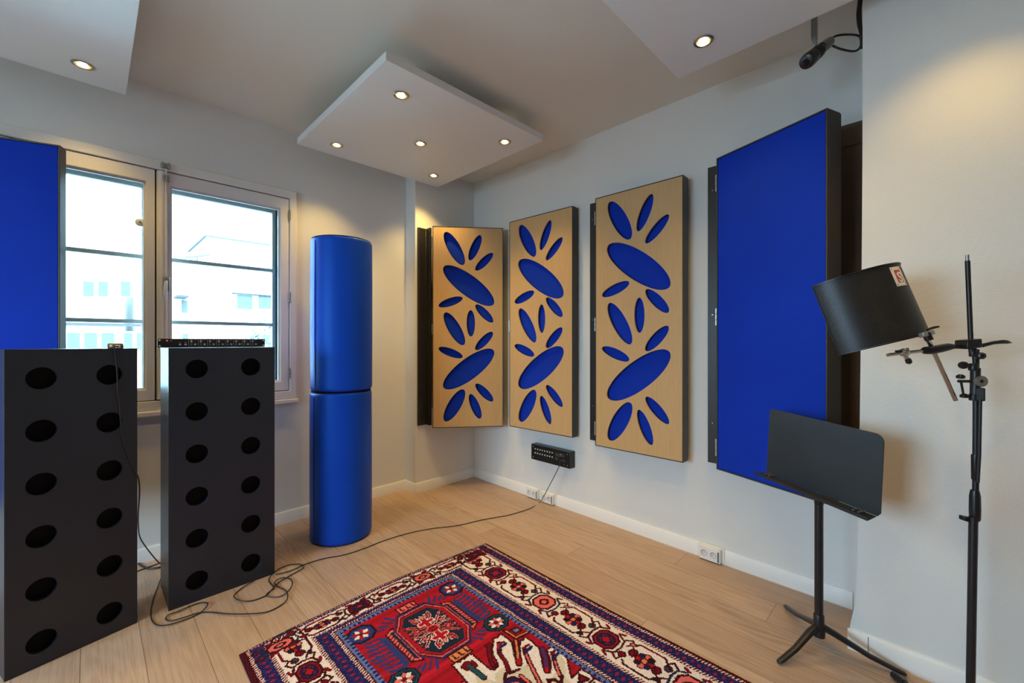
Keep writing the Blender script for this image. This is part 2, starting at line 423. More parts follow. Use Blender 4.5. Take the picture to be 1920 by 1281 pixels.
BODY = [([(55.6, 107), (55.8, 76.5), (56.8, 66.9), (56.8, 64.7), (58.9, 64.5), (60.2, 65.6), (61.9, 64.4), (62.1, 65.5), (65.5, 64.8), (66.3, 66.2), (66.3, 76.4), (67.4, 77.8), (69.5, 77.4), (70.8, 75.4), (72, 71.9), (74, 69), (76.8, 66.9), (77.8, 65.2), (78.6, 65), (80, 66.1), (81.7, 65.1), (82.6, 65.3), (82.5, 70.5), (82.3, 72.3), (78.5, 77.2), (75, 82.3), (76.4, 83.5), (77.5, 82.6), (80.3, 79), (83, 76.2), (85.8, 73.9), (86.6, 74.7), (88.5, 73.9), (88.6, 78.6), (87.9, 80.5), (88.2, 82), (84.5, 86.7), (81.3, 90.3), (80, 92.5), (81.4, 93.7), (83.1, 92.6), (86.3, 89.7), (88.2, 86.9), (89.9, 85), (91.2, 85.6), (92.4, 84.6), (92.6, 88), (92.4, 91.4), (91.4, 94.3), (87.8, 97.9), (85.1, 101), (88.4, 101.1), (89.2, 101), (92, 100.7), (91, 102), (91.6, 103.6), (91.4, 105.3), (91, 106.4), (92, 107)], 'white', 'mar', .8),
        ([(57.4, 107), (57.4, 80), (60, 75), (63.8, 82), (66, 79.6), (70, 79), (73.5, 84), (78, 84.5), (76, 92), (79, 96), (83, 95), (88, 90), (91, 90), (90, 94), (84, 99), (82, 107)], 'cream', None, 0),
        ([(61.3, 68.4), (61.9, 77.8)], 'mar', 'line', 2.6), ([(61.3, 68.6), (61.9, 77.4)], 'green', 'line', 1.7),
        ([(60, 70.3), (59.4, 68.4), (61.4, 67.6), (63.6, 69), (63.4, 71.2)], 'mar', 'line', 2.0), ([(60, 70.3), (59.4, 68.4), (61.4, 67.6), (63.6, 69), (63.4, 71.2)], 'dred', 'line', 1.2),
        ([(78.2, 68.8), (76.2, 70.8), (74.5, 73), (73.2, 77.7), (70.5, 82.6)], 'mar', 'line', 2.1), ([(74.4, 73), (73.2, 77.7), (70.6, 82)], 'dred', 'line', 1.0),
        ([(83.2, 78.3), (81.8, 80.5), (79.2, 85.4), (76.6, 90.9), (74.1, 96)], 'mar', 'line', 2.1), ([(81.6, 81), (79.2, 85.4), (76.6, 90.9), (74.4, 95)], 'pink', 'line', .8),
        ([(89.8, 87.9), (86.9, 91.5), (84.8, 94.3), (82.9, 97.6)], 'mar', 'line', 2.0), ([(87, 91.5), (84.8, 94.3), (83, 97)], 'pink', 'line', .7),
        ([(76.4, 70.9), (80.0, 70.8)], 'navy', 'line', 1.5), ([(77.6, 68.8), (80.2, 69.6)], 'dred', 'line', 1.3), ([(77.2, 69.4), (76, 70.4)], 'red', 'line', 1.2),
        ([(82.6, 80.1), (86.3, 79.6)], 'navy', 'line', 1.5), ([(83.7, 77.9), (86.2, 78.1)], 'dred', 'line', 1.3), ([(88.6, 90.0), (91.6, 89.7)], 'navy', 'line', 1.4), ([(89.4, 88.2), (91.4, 87.8)], 'dred', 'line', 1.2),
        ([(84.1, 72.8), (79.6, 78.3), (76.0, 82.6)], 'mar', 'line', 2.6), ([(84.3, 72.4), (79.6, 78.3), (77.2, 80.6)], 'orange', 'line', .8), ([(77.6, 80.6), (76.2, 82.2)], 'red', 'line', 1.6),
        ([(88.6, 83.6), (85.6, 87.8), (81.2, 92.4)], 'mar', 'line', 2.8), ([(88.6, 83.6), (85.6, 87.8), (82.6, 90.8)], 'pur', 'line', 1.7), ([(82, 91.6), (81.2, 92.2)], 'red', 'line', 1.6),
        ([(73.7, 66.3), (75.0, 66.5), (72.8, 68.4), (70.9, 70.8), (68.1, 76.1), (69, 76.9)], 'mar', 'line', 2.2), ([(73.7, 66.3), (75.0, 66.5), (72.8, 68.4), (70.9, 70.8), (68.3, 75.8)], 'dred', 'line', 1.1),
        ([(85.1, 65.1), (85.4, 71.8), (91.9, 72.9)], 'mar', 'line', 2.3), ([(85.3, 65.6), (85.6, 71.4), (91.4, 72.5)], 'orange', 'line', .7), ([(86.6, 66.0), (90.6, 66.8), (90.8, 70.8), (86.8, 70.2)], 'mar', None, 0), ([(87.6, 67.4), (89.8, 67.8), (89.8, 69.6), (87.8, 69.2)], 'blue', None, 0), ([(88.4, 68.2), (89.2, 68.4), (89.1, 69)], 'orange', None, 0),
        ([(64.0, 107), (62.6, 88), (64.6, 85.3), (67.1, 84), (70.1, 85), (71, 88), (71.4, 94), (71, 107)], 'navy', 'mar', 1.0), ([(65.2, 90), (67, 86.5), (69.4, 88), (69.6, 100), (65.6, 100)], 'dred', 'pink', .6), ([(62.8, 84.6), (60.4, 88), (62.4, 92)], 'red', 'mar', .9),
        ([(72.4, 86.8), (72.3, 92.9), (72.0, 100)], 'mar', 'line', 1.9), ([(72.4, 86.8), (72.3, 92.9), (72.0, 100)], 'pink', 'line', .8),
        ([(67, 83.6), (69.4, 82), (71.2, 83.4), (74.2, 84.2)], 'mar', 'line', 1.3), ([(76.4, 97.8), (78.2, 95.4), (80, 97), (80, 100)], 'mar', 'line', 1.5), ([(83.2, 98.1), (80.4, 99.6), (79.6, 103)], 'mar', 'line', 1.4),
        ([(88.6, 101.9), (89.4, 106), (85.4, 104.4)], 'dred', 'mar', .9), ([(85.2, 103.6), (86.6, 106.8), (83.8, 107)], 'green', 'dark', .7),
        ([(46, 107), (46, 88), (50, 82), (54, 88), (54, 107)], 'cream', 'mar', .9), ([(48.4, 107), (48.4, 90), (50, 87), (52, 90), (52, 107)], 'dred', 'mar', .6),
        ([(38, 107), (37, 78), (41, 70), (44, 76), (42.4, 82), (43.4, 107)], 'white', 'mar', .9), ([(40.2, 104), (39.6, 80), (41.2, 76), (41.4, 104)], 'dred', 'mar', .6),
        ([(55, 74.5), (50, 76), (47, 79.6), (44.6, 84)], 'mar', 'line', 2.2), ([(55, 74.5), (50, 76), (47, 79.6), (44.6, 84)], 'pink', 'line', .9),
        ]
# ------------------------------------------------------------------ window
def make_window():
    w = thing('window_1', 'white wooden double-sash window in the cream wall', 'window', (0, 0, 0)); del w['category']; w['kind'] = 'structure'
    yb = WY
    # casing: flat architrave with a raised outer edge
    cx0, cx1, cz0, cz1 = wx0 - .03, wx1 + .020, wz0 - .02, wz1 + .025
    me = plate(rect(cx0, cx1, cz0, cz1), [rect(wx0 + .022, wx1 - .024, wz0 + .035, wz1 - .030)], .028)
    for v in me.vertices: v.co.y += yb - .022
    finish('casing', me, 'white', w, .004)
    # jamb lining and sill board inside the reveal
    m = MB()
    m.box(wx0, wx0 + .012, yb + .01, yb + .34, wz0, wz1).box(wx1 - .012, wx1, yb + .01, yb + .34, wz0, wz1)
    m.box(wx0 + .012, wx1 - .012, yb + .01, yb + .34, wz1 - .012, wz1).box(wx0 + .012, wx1 - .012, yb + .01, yb + .36, wz0, wz0 + .012)
    m.build('jamb', 'white', w)
    m = MB().box(cx0 - .01, cx1 + .01, yb - .034, yb - .004, cz0 - .032, cz0 - .001)
    m.build('sill', 'white', w, bevel=.006)
    mid = -2.256
    sx = [(wx0 + .026, mid - .0035), (mid + .0035, wx1 - .028)]
    z0, z1 = wz0 + .040, wz1 - .0355
    me = plate(rect(wx0 + .0135, wx1 - .0135, wz0 + .0135, wz1 - .0135), [rect(wx0 + .075, mid - .012, wz0 + .09, wz1 - .09), rect(mid + .012, wx1 - .075, wz0 + .09, wz1 - .09)], .004)
    for v in me.vertices: v.co.y += yb + .0285
    finish('gap_shade_sheet', me, 'seal_and_gap', w)  # dark sheet stands in for the shade in the gaps round the sashes
    for k, (a, b) in enumerate(sx):
        stl = .055 if k == 0 else .062; stp = .040 if k == 0 else .052
        x0, x1 = a + stl, b - stp
        gz0, gz1 = z0 + .062, z1 - .074
        me = plate(rect(a, b, z0, z1), [rect(x0, x1, gz0, gz1)], .042)
        for v in me.vertices: v.co.y += yb - .014
        sash = finish('sash', me, 'white', w, .003)
        # stepped glazing bead
        me = plate(rect(x0 - .002, x1 + .002, gz0 - .002, gz1 + .002), [rect(x0 + .010, x1 - .010, gz0 + .010, gz1 - .010)], .018)
        for v in me.vertices: v.co.y += yb + .004
        finish('glazing_bead', me, 'white', sash, .003)
        MB().box(x0 + .001, x1 - .001, yb + .0225, yb + .0265, gz0 + .001, gz1 - .001).build('pane', 'glass', sash)
        if k == 1:
            # rounded cover strip over the meeting stiles with its bolt rod
            m = MB().tube([(a + .022, yb - .020, z0 + .004), (a + .022, yb - .020, z1 - .004)], .0155, 12)
            m.box(a + .002, a + .042, yb - .022, yb - .012, z0 + .002, z1 - .002)
            m.build('meeting_strip', 'white', sash)
            m = MB().tube([(a + .040, yb - .032, z0 + .06), (a + .040, yb - .032, z1 + .012)], .0055, 8)
            m.build('bolt_rod', 'white', sash)
            m = MB().box(a + .024, a + .056, yb - .036, yb - .014, z1 - .055, z1 - .030)
            m.box(a + .030, a + .036, yb - .044, yb - .030, z1 - .06, z1 - .024).box(a + .046, a + .052, yb - .044, yb - .030, z1 - .06, z1 - .024)
            m.build('bolt_guide', 'steel', sash, bevel=.002)
            hz = CAM.z + (640.5 - 540) / F * 2.44
            m = MB().box(a + .026, a + .056, yb - .045, yb - .014, hz - .02, hz + .062)
            m.build('handle_box', 'steel', sash, bevel=.004)
            m = MB().tube([(a + .040, yb - .05, hz + .035), (a + .036, yb - .066, hz + .028), (a + .034, yb - .068, hz - .02), (a + .036, yb - .062, hz - .064)], [.006, .008, .0085, .007], 10)
            m.build('window_handle', 'white', sash)
            for py in (405, 558, 700):
                z = CAM.z + (640.5 - py) / F * 2.93
                m = MB().tube([(b + .002, yb - .021, z - .032), (b + .002, yb - .021, z - .012)], .006, 10)
                m.tube([(b + .002, yb - .021, z - .010), (b + .002, yb - .021, z + .010)], .006, 10)
                m.tube([(b + .002, yb - .021, z + .012), (b + .002, yb - .021, z + .032)], .006, 10)
                m.tube([(b + .002, yb - .021, z - .038), (b + .002, yb - .021, z + .038)], .0035, 8)
                m.build('hinge', 'steel', sash)
    hb = MB().box(mid + .020, mid + .064, yb - .034, yb - .020, z1 + .018, z1 + .044)
    hb.box(mid + .024, mid + .032, yb - .042, yb - .030, z1 + .012, z1 + .05).box(mid + .052, mid + .060, yb - .042, yb - .030, z1 + .012, z1 + .05)
    hb.build('bolt_keeper', 'steel', w, bevel=.002)
    # second, outer glazing a hand's breadth further out
    oy = .278
    for k, (a, b) in enumerate([(wx0 + .012, mid), (mid, wx1 - .012)]):
        l_, r_ = a + .050, b - (.050 if k == 0 else .078); tz = wz1 - .112
        me = plate(rect(a, b, wz0 + .012, wz1 - .012), [rect(l_, r_, 1.379, 1.739), rect(l_, r_, 1.762, tz), rect(l_, r_, wz0 + .06, 1.357)], .035)
        for v in me.vertices: v.co.y += oy
        of = finish('outer_sash', me, 'outer', w, .002)
        MB().box(l_ - .005, r_ + .005, oy + .016, oy + .019, wz0 + .05, tz + .005).build('outer_pane', 'glass', of)
        MB().box(l_ - .005, r_ + .02, oy - .006, oy - .0005, tz + .024, tz + .033).build('weather_seal', 'seal_and_gap', of)
        MB().box(r_ + .020, r_ + .028, oy - .006, oy - .0005, wz0 + .06, tz + .024).build('weather_seal', 'seal_and_gap', of)
    return w
make_window()
# small round disc stuck to the glass of the left sash
p = at(272, 414, 2.36)
t = thing('suction_disc', 'small pale round disc stuck on the left window pane by the meeting stile', 'suction cup', (-2.322, WY + .0222, 1.925))
MB().lathe([(.022, 0), (.022, .004), (.010, .010), (.004, .011)], (0, 0, 0), (0, -1, 0), 24).build('disc', 'outer', t)
MB().lathe([(.006, 0), (.006, .003)], (0, -.010, 0), (0, -1, 0), 12).build('knob', 'steel', t)

# ------------------------------------------------------------------ things outside
def outside():
    struct('ground', MB().box(-60, 40, -60, 60, -6.2, -6), 'street', 'street ground outside the window')
    def P(px, py, y):            # point on a facade parallel to the window wall
        r = (px - 960) / F; Y = (y - CAM.y) / R2 / (1 - r)
        return cw(r * Y, Y, CAM.z + (640.5 - py) / F * Y)
    b = thing('apartment_building', 'white apartment building seen through the right sash', 'building', (2, 14, -6))
    MB().box(-1.55, 9, 14, 22, -6, 3.75).build('wall', 'facade', b, True)
    MB().box(-1.6, 9.1, 13.9, 22, 3.75, 3.80).build('roof_edge', 'facade2', b, True)
    def win(px0, px1, py0, py1, y, par, nm='window'):
        a, c = P(px0, py0, y), P(px1, py1, y)
        f = MB().box(a.x - .035, c.x + .035, y - .06, y + .02, c.z - .035, a.z + .035).build(nm, 'facade2', par, True)
        MB().box(a.x, c.x, y - .09, y - .05, c.z, a.z).build('pane', 'pane', f, True)
        return f
    win(340, 351, 563, 587, 14, b); win(444, 472, 553, 580, 14, b); win(484, 510, 553, 580, 14, b)
    win(342, 352, 626, 642, 14, b); win(468, 475, 630, 650, 14, b); win(481, 486, 628, 650, 14, b); win(493, 503, 628, 642, 14, b)
    a, c = P(330, 561, 13.5), P(352, 557, 13.5)
    MB().box(a.x, c.x, 13.3, 14, c.z - .03, c.z + .03).build('awning', 'line', b, True)
    a, c = P(434, 550, 14), P(512, 552, 14)
    MB().box(a.x, c.x, 13.85, 14, a.z - .02, a.z + .02).build('lintel', 'line', b, True)
    b = thing('apartment_building', 'stepped-back upper storey behind the white building at right', 'building', (4, 18, -6))
    MB().box(1.5, 9, 22.05, 27, -6, 6.35).build('wall', 'facade', b, True)
    MB().box(1.4, 9.1, 21.95, 27.1, 6.35, 6.42).build('roof_edge', 'line', b, True)
    p = P(370, 503, 15.2)
    t = thing('roof_aerial', 'small grey aerial on the roof of the white building', 'aerial', (p.x, 15.2, 3.80))
    MB().tube([(0, 0, 0), (0, 0, .45)], .025, 6).build('mast', 'line', t)
    MB().tube([(-.35, 0, .34), (.35, 0, .52)], .03, 6).build('boom', 'line', t)
    b = thing('apartment_building', 'pale building with a band of bluish windows seen through the left sash', 'building', (-5, 12, -6))
    MB().box(-9, -1.9, 12, 20, -6, 5.2).build('wall', 'facade', b, True)
    for x in [(92, 118), (126, 150), (158, 182), (190, 214), (232, 248), (256, 278)]:
        win(x[0], x[1], 624, 655, 12, b)
    for x in [(156, 176), (184, 202), (226, 244)]:
        win(x[0], x[1], 528, 556, 12, b)
    a, c = P(100, 608, 12), P(285, 612, 12)
    MB().box(a.x, c.x, 11.9, 12, a.z - .02, a.z + .05).build('ledge', 'line', b, True)
    p = P(506, 640, 9)
    t = thing('tree', 'small faint tree at the right edge of the right sash', 'tree', (p.x + .25, 9, -6))
    MB().tube([(0, 0, 0), (.05, 0, 3), (0, 0, 6.5)], [.16, .12, .05], 8).build('trunk', 'brown', t)
    r = random.Random(3); m = MB()
    for _ in range(900):
        d = Vector((r.gauss(0, 1), r.gauss(0, 1), r.gauss(0, 1))); d = d.normalized() * (r.random() ** .4)
        c = Vector((d.x * .85, d.y * .85, 6.6 + d.z * 1.5)); u = Vector((r.gauss(0, 1), r.gauss(0, 1), r.gauss(0, 1))).normalized()
        v = u.orthogonal().normalized(); k = .07
        m.add([c - u * k, c + v * k * .5, c + u * k, c - v * k * .5], [(0, 1, 2, 3)])
    o = m.build('foliage', 'leaf', t, smooth=False)
outside()

# ------------------------------------------------------------------ hinged wall panels
ELL = [((127, 198), (204, 338), 55), ((278, 210), (232, 318), 38), ((332, 288), (258, 362), 34), ((122, 350), (334, 509), 90),
       ((200, 484), (99, 520), 35), ((259, 514), (332, 588), 36), ((126, 550), (205, 688), 54), ((236, 538), (237, 651), 36),
       ((331, 633), (258, 709), 36), ((99, 705), (200, 742), 35), ((334, 713), (122, 877), 92), ((205, 886), (126, 1024), 57),
       ((234, 905), (277, 1010), 38), ((259, 860), (332, 933), 36)]

def hinge_mesh(z):
    m = MB()
    m.box(-.002, .004, .004, .030, z - .045, z + .045)
    for k in range(3): m.tube([(-.002, .002, z - .045 + k * .031), (-.002, .002, z - .017 + k * .031)], .006, 8)
    return m

def wall_panel(name, label, cat, Pl, Pr, z0, z1, t, kind, rail=None, group=None):
    """board hung on a dark rail by hinges at its left edge; x runs left to right, y into the wall"""
    d = Vector((Pr.x - Pl.x, Pr.y - Pl.y, 0)); W = d.length; H = z1 - z0
    th = thing(name, label, cat, (Pl.x, Pl.y, z0), math.atan2(d.y, d.x), group)
    e = .006
    me = plate(rect(0, W, 0, H), [rect(e, W - e, e, H - e)], t - .010)
    finish('frame', me, 'frame', th, .0015)
    MB().box(.002, W - .002, t - .010, t, .002, H - .002).build('back_board', 'frame', th)
    if kind == 'wood':
        holes = []
        for (a, b), (c, dd), w in ELL:
            def uvp(x, y):
                yt = 170 + 8 * (x - 72) / 306; yb = 1055 - 12 * (x - 72) / 306
                return (x - 72) / 306 * W, (1 - (y - yt) / (yb - yt)) * H
            p, q = uvp(a, b), uvp(c, dd)
            L = math.hypot(q[0] - p[0], q[1] - p[1]) / 2
            holes.append(ell((p[0] + q[0]) / 2, (p[1] + q[1]) / 2, L * 1.02, w * .5 * W / 306, math.atan2(q[1] - p[1], q[0] - p[0])))
        me = plate(rect(e, W - e, e, H - e), holes, .015)
        for v in me.vertices: v.co.y += .002
        finish('face_board', me, 'oak', th, smooth=False)
        MB().box(e, W - e, .030, .036, e, H - e).build('fabric_backing', 'blue', th)
    else:
        MB().box(e, W - e, .003, .020, e, H - e).build('fabric_face', 'blue', th, bevel=.004)
    for f in (.07, .49, .92): hinge_mesh(H * f).build('hinge', 'steel', th)
    if rail:
        r = rail.build('mounting_rail', 'rail', th, True, .002)
        for p, n in rail.screws:
            MB().lathe([(.0045, 0), (.0045, .001), (.003, .0022)], p, n, 10).build('screw', 'nickel', r, True)
    return th

ZB, ZT = .55, 2.212
# corner panel, swung across the corner
rail = MB().hull([(-.612, -.018, .556), (-.612, -.001, .556), (-.520, -.001, .556), (-.520, -.075, .556), (-.538, -.075, .556), (-.538, -.018, .556)], (0, 0, 1.635))
rail.box(-.606, -.598, -.024, -.017, .556, 2.191)
rail.screws = [((-.575, -.018, z), (0, -1, 0)) for z in (.70, 1.38, 2.08)]
wall_panel('diffuser_panel', 'oak panel with blue leaf cut-outs swung across the room corner on its dark rail', 'acoustic panel',
           cw(-.653, 3.469), cw(-.0736, 3.534), ZB - .012, ZT - .012, .075, 'wood', rail, 'leaf cut-out panels')
# second panel beside it, flat on the right wall
p, Y = wallpt(955, -.115); q, Y2 = wallpt(1073.5, -.086)
rail = MB().box(-.030, -.0012, p.y - .02, p.y + .014, ZB + .02, ZT - .02); rail.screws = [((-.030, p.y + .006, z), (-1, 0, 0)) for z in (.8, 1.4, 2.0)]
wall_panel('diffuser_panel', 'oak panel with blue leaf cut-outs on the wall above the black connector box', 'acoustic panel',
           p, q, ZB + .012, ZT + .008, .070, 'wood', rail, 'leaf cut-out panels')
# third panel
p, Y = wallpt(1116, -.121); q, Y2 = wallpt(1281, -.106)
rail = MB().box(-.040, -.0012, p.y - .06, wallpt(1109, -.02)[0].y, .560, 2.216); rail.screws = [((-.040, wallpt(1111.5, -.03)[0].y - .006, z), (-1, 0, 0)) for z in (.8, 1.40, 2.10)]
wall_panel('diffuser_panel', 'oak panel with blue leaf cut-outs, nearest the camera and beside the big blue panel', 'acoustic panel',
           p, q, ZB, ZT, .080, 'wood', rail, 'leaf cut-out panels')
# big blue panel beside the thick wall
p, q = cw(1.0905, 2.255), cw(1.317, 1.765)
rail = MB().box(-.045, -.0012, p.y - .03, wallpt(1330, -.02)[0].y, .566, 2.235); yy = wallpt(1336, -.045)[0].y
rail.screws = [((-.045, yy, z), (-1, 0, 0)) for z in (.79, 1.40, 2.10)]
wall_panel('fabric_panel', 'tall royal blue fabric panel swung out from the right wall behind the music stand', 'acoustic panel',
           p, q, .568, 2.228, .105, 'fabric', rail)
# blue panel standing half open before the window
p, q = cw(-2.576, 1.698), cw(-2.066, 1.93)
rail = MB().box(p.x - .10, p.x + .02, .035, WY - .001, .52, 2.10); rail.screws = [((p.x - .04, .035, z), (0, -1, 0)) for z in (.79, 1.40, 2.0)]
wall_panel('fabric_panel', 'royal blue fabric panel covering the left part of the window, cut by the frame', 'acoustic panel',
           p, q, .486, 2.148, .057, 'fabric', rail)
# bare board on the right wall behind the big blue panel
t = thing('wooden_board', 'raw brown board on the right wall between the big blue panel and the thick wall', 'board', (-.001, -2.56, .62))
MB().box(-.020, 0, -.236, .20, 0, 1.645).build('board', 'brown', t, bevel=.002)
MB().box(-.028, -.0205, -.234, .18, 1.54, 1.62).build('cleat', 'brown', t, bevel=.002)

# ------------------------------------------------------------------ charcoal absorbers with two columns of holes
def absorber(label, Pl, Pr, t, cols, rows, rad, H=1.22, th=.020):
    d = Vector((Pr.x - Pl.x, Pr.y - Pl.y, 0)); W = d.length
    o = thing('bass_absorber', label, 'acoustic absorber', (Pl.x, Pl.y, 0), math.atan2(d.y, d.x), 'perforated charcoal absorbers')
    holes = [ell(c * W, z, rad, rad, 0, 72) for c in cols for z in rows]
    me = plate(rect(0, W, 0, H), holes, th)
    finish('front_panel', me, 'char', o, .0012, smooth=False)
    k = .018; m = MB()
    m.box(0, k, th + .0003, t, 0, H).box(W - k, W, th + .0003, t, 0, H).box(k, W - k, th + .0003, t, H - k, H).box(k, W - k, th + .0003, t, 0, k)
    m.box(k, W - k, t - .012, t, k, H - k)
    m.build('box', 'char', o, bevel=.0012)
    MB().box(k + .001, W - k - .001, th + .022, t - .014, k + .001, H - k - .001).build('lining', 'void', o)
    return o
def rows(py, Y): return [CAM.z - (p - 640.5) / F * Y for p in py]
absorber('charcoal board with two columns of round holes at the left edge of the picture', cw(-1.861, 1.548), cw(-1.665, 1.877), .20,
         (.245, .762), rows((709, 807, 906, 1004, 1102, 1199), 1.640), .0425)
absorber('charcoal board with two columns of round holes carrying the black rack unit', cw(-1.59, 1.955), cw(-1.277, 2.273), .285,
         (.243, .752), rows((692, 772, 851.5, 931, 1010, 1089), 2.032), .045)

# small round sensor on top of the first board, and its cable
P1 = cw(-1.861, 1.548); P2 = cw(-1.665, 1.877); dv = (P2 - P1).normalized(); nb = Vector((-dv.y, dv.x, 0))
pp = P1 + dv * ((P2 - P1).length * .835) + nb * .035
t = thing('round_puck', 'small brown round puck on the top corner of the left charcoal board', 'puck', (pp.x, pp.y, 1.2201), math.atan2(dv.y, dv.x))
MB().lathe([(.024, 0), (.026, .003), (.026, .018), (.023, .022)], n=28).build('body', 'brass', t)
MB().box(-.008, .008, -.031, -.024, .001, .014).build('plug', 'cablew', t, bevel=.002)

# rack unit lying on the second board
Q1 = cw(-1.59, 1.955); Q2 = cw(-1.277, 2.273); dq = (Q2 - Q1).normalized(); nq = Vector((-dq.y, dq.x, 0))
org = Q1 + nq * .195 - dq * .020
t = thing('rack_unit', 'black rack preamp with a red light lying on the right charcoal board', 'audio rack unit', (org.x, org.y, 1.2202), math.atan2(dq.y, dq.x))
RW = .472
m = MB().box(0, RW, 0, .004, 0, .044); m.build('face_plate', 'plastic', t, bevel=.001)
MB().box(.022, RW - .022, .0043, .150, .001, .043).build('case', 'black', t, bevel=.002)
for x in (.008, RW - .008):
    for z in (.008, .036): MB().lathe([(.0042, 0), (.0042, .0012), (.002, .002)], (x, 0, z), (0, -1, 0), 10).build('rack_screw', 'mark', t)
MB().lathe([(.0030, 0), (.0030, .0015), (.0015, .0025)], (.036, 0, .034), (0, -1, 0), 10).build('power_light', 'led', t)
m = MB()
def knob(x, z, r=.005): MB().lathe([(r, 0), (r, .007), (r * .77, .008)], (x, 0, z), (0, -1, 0), 12).build('knob', 'steel', t)
for x in (.088, .110): knob(x, .014, .0052); m.box(x - .003, x + .003, -.0007, 0, .0245, .026)
for c in range(8):
    x = .128 + c * .0395
    m.box(x - .0060, x - .0052, -.0006, 0, .004, .040)
    m.box(x + .002, x + .0095, -.0012, 0, .033, .0375); m.box(x + .002, x + .0095, -.0012, 0, .0255, .030)
    for sx in (.003, .009): m.box(x + sx - .001, x + sx - .0002, -.0006, 0, .010, .018)
    m.box(x + .002, x + .0088, -.0006, 0, .0180, .0188); m.box(x + .002, x + .0088, -.0006, 0, .0092, .0100)
    knob(x + .022, .0145)
    m.box(x + .018, x + .026, -.0006, 0, .0385, .0395); m.box(x + .016, x + .018, -.0006, 0, .0285, .030)
m.box(.048, .056, -.0006, 0, .033, .0345)
m.build('panel_print', 'mark', t)

# ------------------------------------------------------------------ two blue cylinders
def cushion(label, z, H, dx=0, dy=0, rot=0):
    c = cw(-1.107, 2.742); r = .187
    o = thing('cylinder_bass_trap', label, 'bass trap', (c.x + dx, c.y + dy, z), rot, 'stacked blue cylinders')
    prof = [(r * .94, .001)]
    for k in range(6):
        a = PI / 2 * k / 5; prof.append((r - .022 + .022 * math.sin(a), .001 + .022 - .022 * math.cos(a)))
    for k in range(9): prof.append((r * (1 + .006 * math.sin(PI * k / 8)), .03 + (H - .06) * k / 8))
    for k in range(6):
        a = PI / 2 * k / 5; prof.append((r - .022 + .022 * math.cos(a), H - .023 + .022 * math.sin(a)))
    prof.append((r * .94, H - .001))
    MB().lathe(prof, n=72).build('fabric_cover', 'tube', o)
    for zz in (.006, H - .006):
        pts = [(math.cos(2 * PI * k / 64) * (r - .010), math.sin(2 * PI * k / 64) * (r - .010), zz) for k in range(65)]
        MB().tube(pts, .0045, 6, False).build('piping', 'piping', o)
    a = math.radians(190)
    pts = [(math.cos(a) * (r * 1.001 + .0035 * math.sin(PI * k / 10)), math.sin(a) * (r * 1.001 + .0035 * math.sin(PI * k / 10)), .03 + (H - .06) * k / 10) for k in range(11)]
    MB().tube(pts, .0028, 6).build('zip_seam', 'tube', o)
    return o
cushion('lower blue cylinder of the stack, standing on the floor by the window', 0.001, .936)
cushion('upper blue cylinder of the stack by the window', .939, .962, .002, -.002, .05)

# ------------------------------------------------------------------ white ceiling panels and their downlights
PZ = 2.56
def cloud(label, x0, x1, y0, y1, lamps):
    o = thing('ceiling_panel', label, 'ceiling panel', ((x0 + x1) / 2, (y0 + y1) / 2, PZ), 0, 'white ceiling panels')
    cx, cy = (x0 + x1) / 2, (y0 + y1) / 2
    me = plate(rect(x0 - cx, x1 - cx, y0 - cy, y1 - cy), [ell(x - cx, y - cy, .034, .034, 0, 32) for x, y in lamps], .042, 'xy')
    finish('panel', me, 'cloud', o, .002)
    for sx in (-1, 1):
        for sy in (-1, 1):
            MB().tube([(sx * .33, sy * .33, .0425), (sx * .33, sy * .33, CEIL - PZ)], .006, 8).build('hanger', 'steel', o)
    return o

first_lamp = None
def lamp(x, y, label, grp, k=1.0, tint=None):
    global first_lamp
    if first_lamp is None:
        o = thing('recessed_spotlight', label, 'spotlight', (x, y, PZ), 0, grp)
        MB().lathe([(.0335, .012), (.0335, -.0008), (.041, -.0008), (.041, -.003), (.036, -.0055), (.029, -.004), (.0265, .006), (.0265, .012)], n=36, cap=False).build('trim_ring', 'nickel', o)
        MB().lathe([(.026, .010), (.0255, .012), (.018, .028), (.008, .034), (.006, .034), (.017, .0285), (.0245, .0118)], n=28, cap=False).build('reflector', 'chrome', o)
        MB().lathe([(.006, .0285), (.012, .022), (.014, .014), (.013, .009), (.009, .006), (.003, .004)], n=16).build('bulb', 'bulb', o)
        first_lamp = o
    else:
        o = dup(first_lamp, label, (x, y, PZ)); o['group'] = grp
    L = bpy.data.lights.new('warm_beam', 'SPOT'); L.energy = SPOT_W * k; L.color = tint or SPOTC; L.spot_size = math.radians(104); L.spot_blend = .8
    L.shadow_soft_size = .022
    lo = bpy.data.objects.new('warm_beam', L); COL.objects.link(lo); lo.parent = o; lo.location = (0, 0, -.008)
    return o


G = 'downlights in the white ceiling panels'
mid5 = [(-1.354, -1.017), (-1.360, -.205), (-.600, -1.028), (-.606, -.228), (-.978, -.616)]
cloud('white square ceiling panel in the room corner with five downlights', -1.550, -.432, -1.217, -.030, mid5)
for (x, y), l in zip(mid5, ['downlight at the near corner of the middle ceiling panel', 'downlight in the middle panel nearest the window', 'downlight at the right corner of the middle ceiling panel',
                            'downlight at the far corner of the middle ceiling panel, above the room corner', 'downlight in the centre of the middle ceiling panel']):
    lamp(x, y, l, G)
left5 = [(-2.547, -.172), (-3.34, -.172), (-2.547, -.985), (-3.34, -.985)]
cloud('white ceiling panel cut by the top left corner of the picture', -3.51, -2.387, -1.16, .022, left5)
for k, (x, y) in enumerate(left5):
    lamp(x, y, ['only downlight visible in the top left ceiling panel', 'downlight outside the picture, window side of the left panel', 'downlight outside the picture, near right of the left panel', 'downlight outside the picture, near left of the left panel'][k], G, .2)
right5 = [(-.632, -2.308), (-1.39, -2.308), (-.632, -3.12), (-1.39, -3.12), (-1.01, -2.71)]
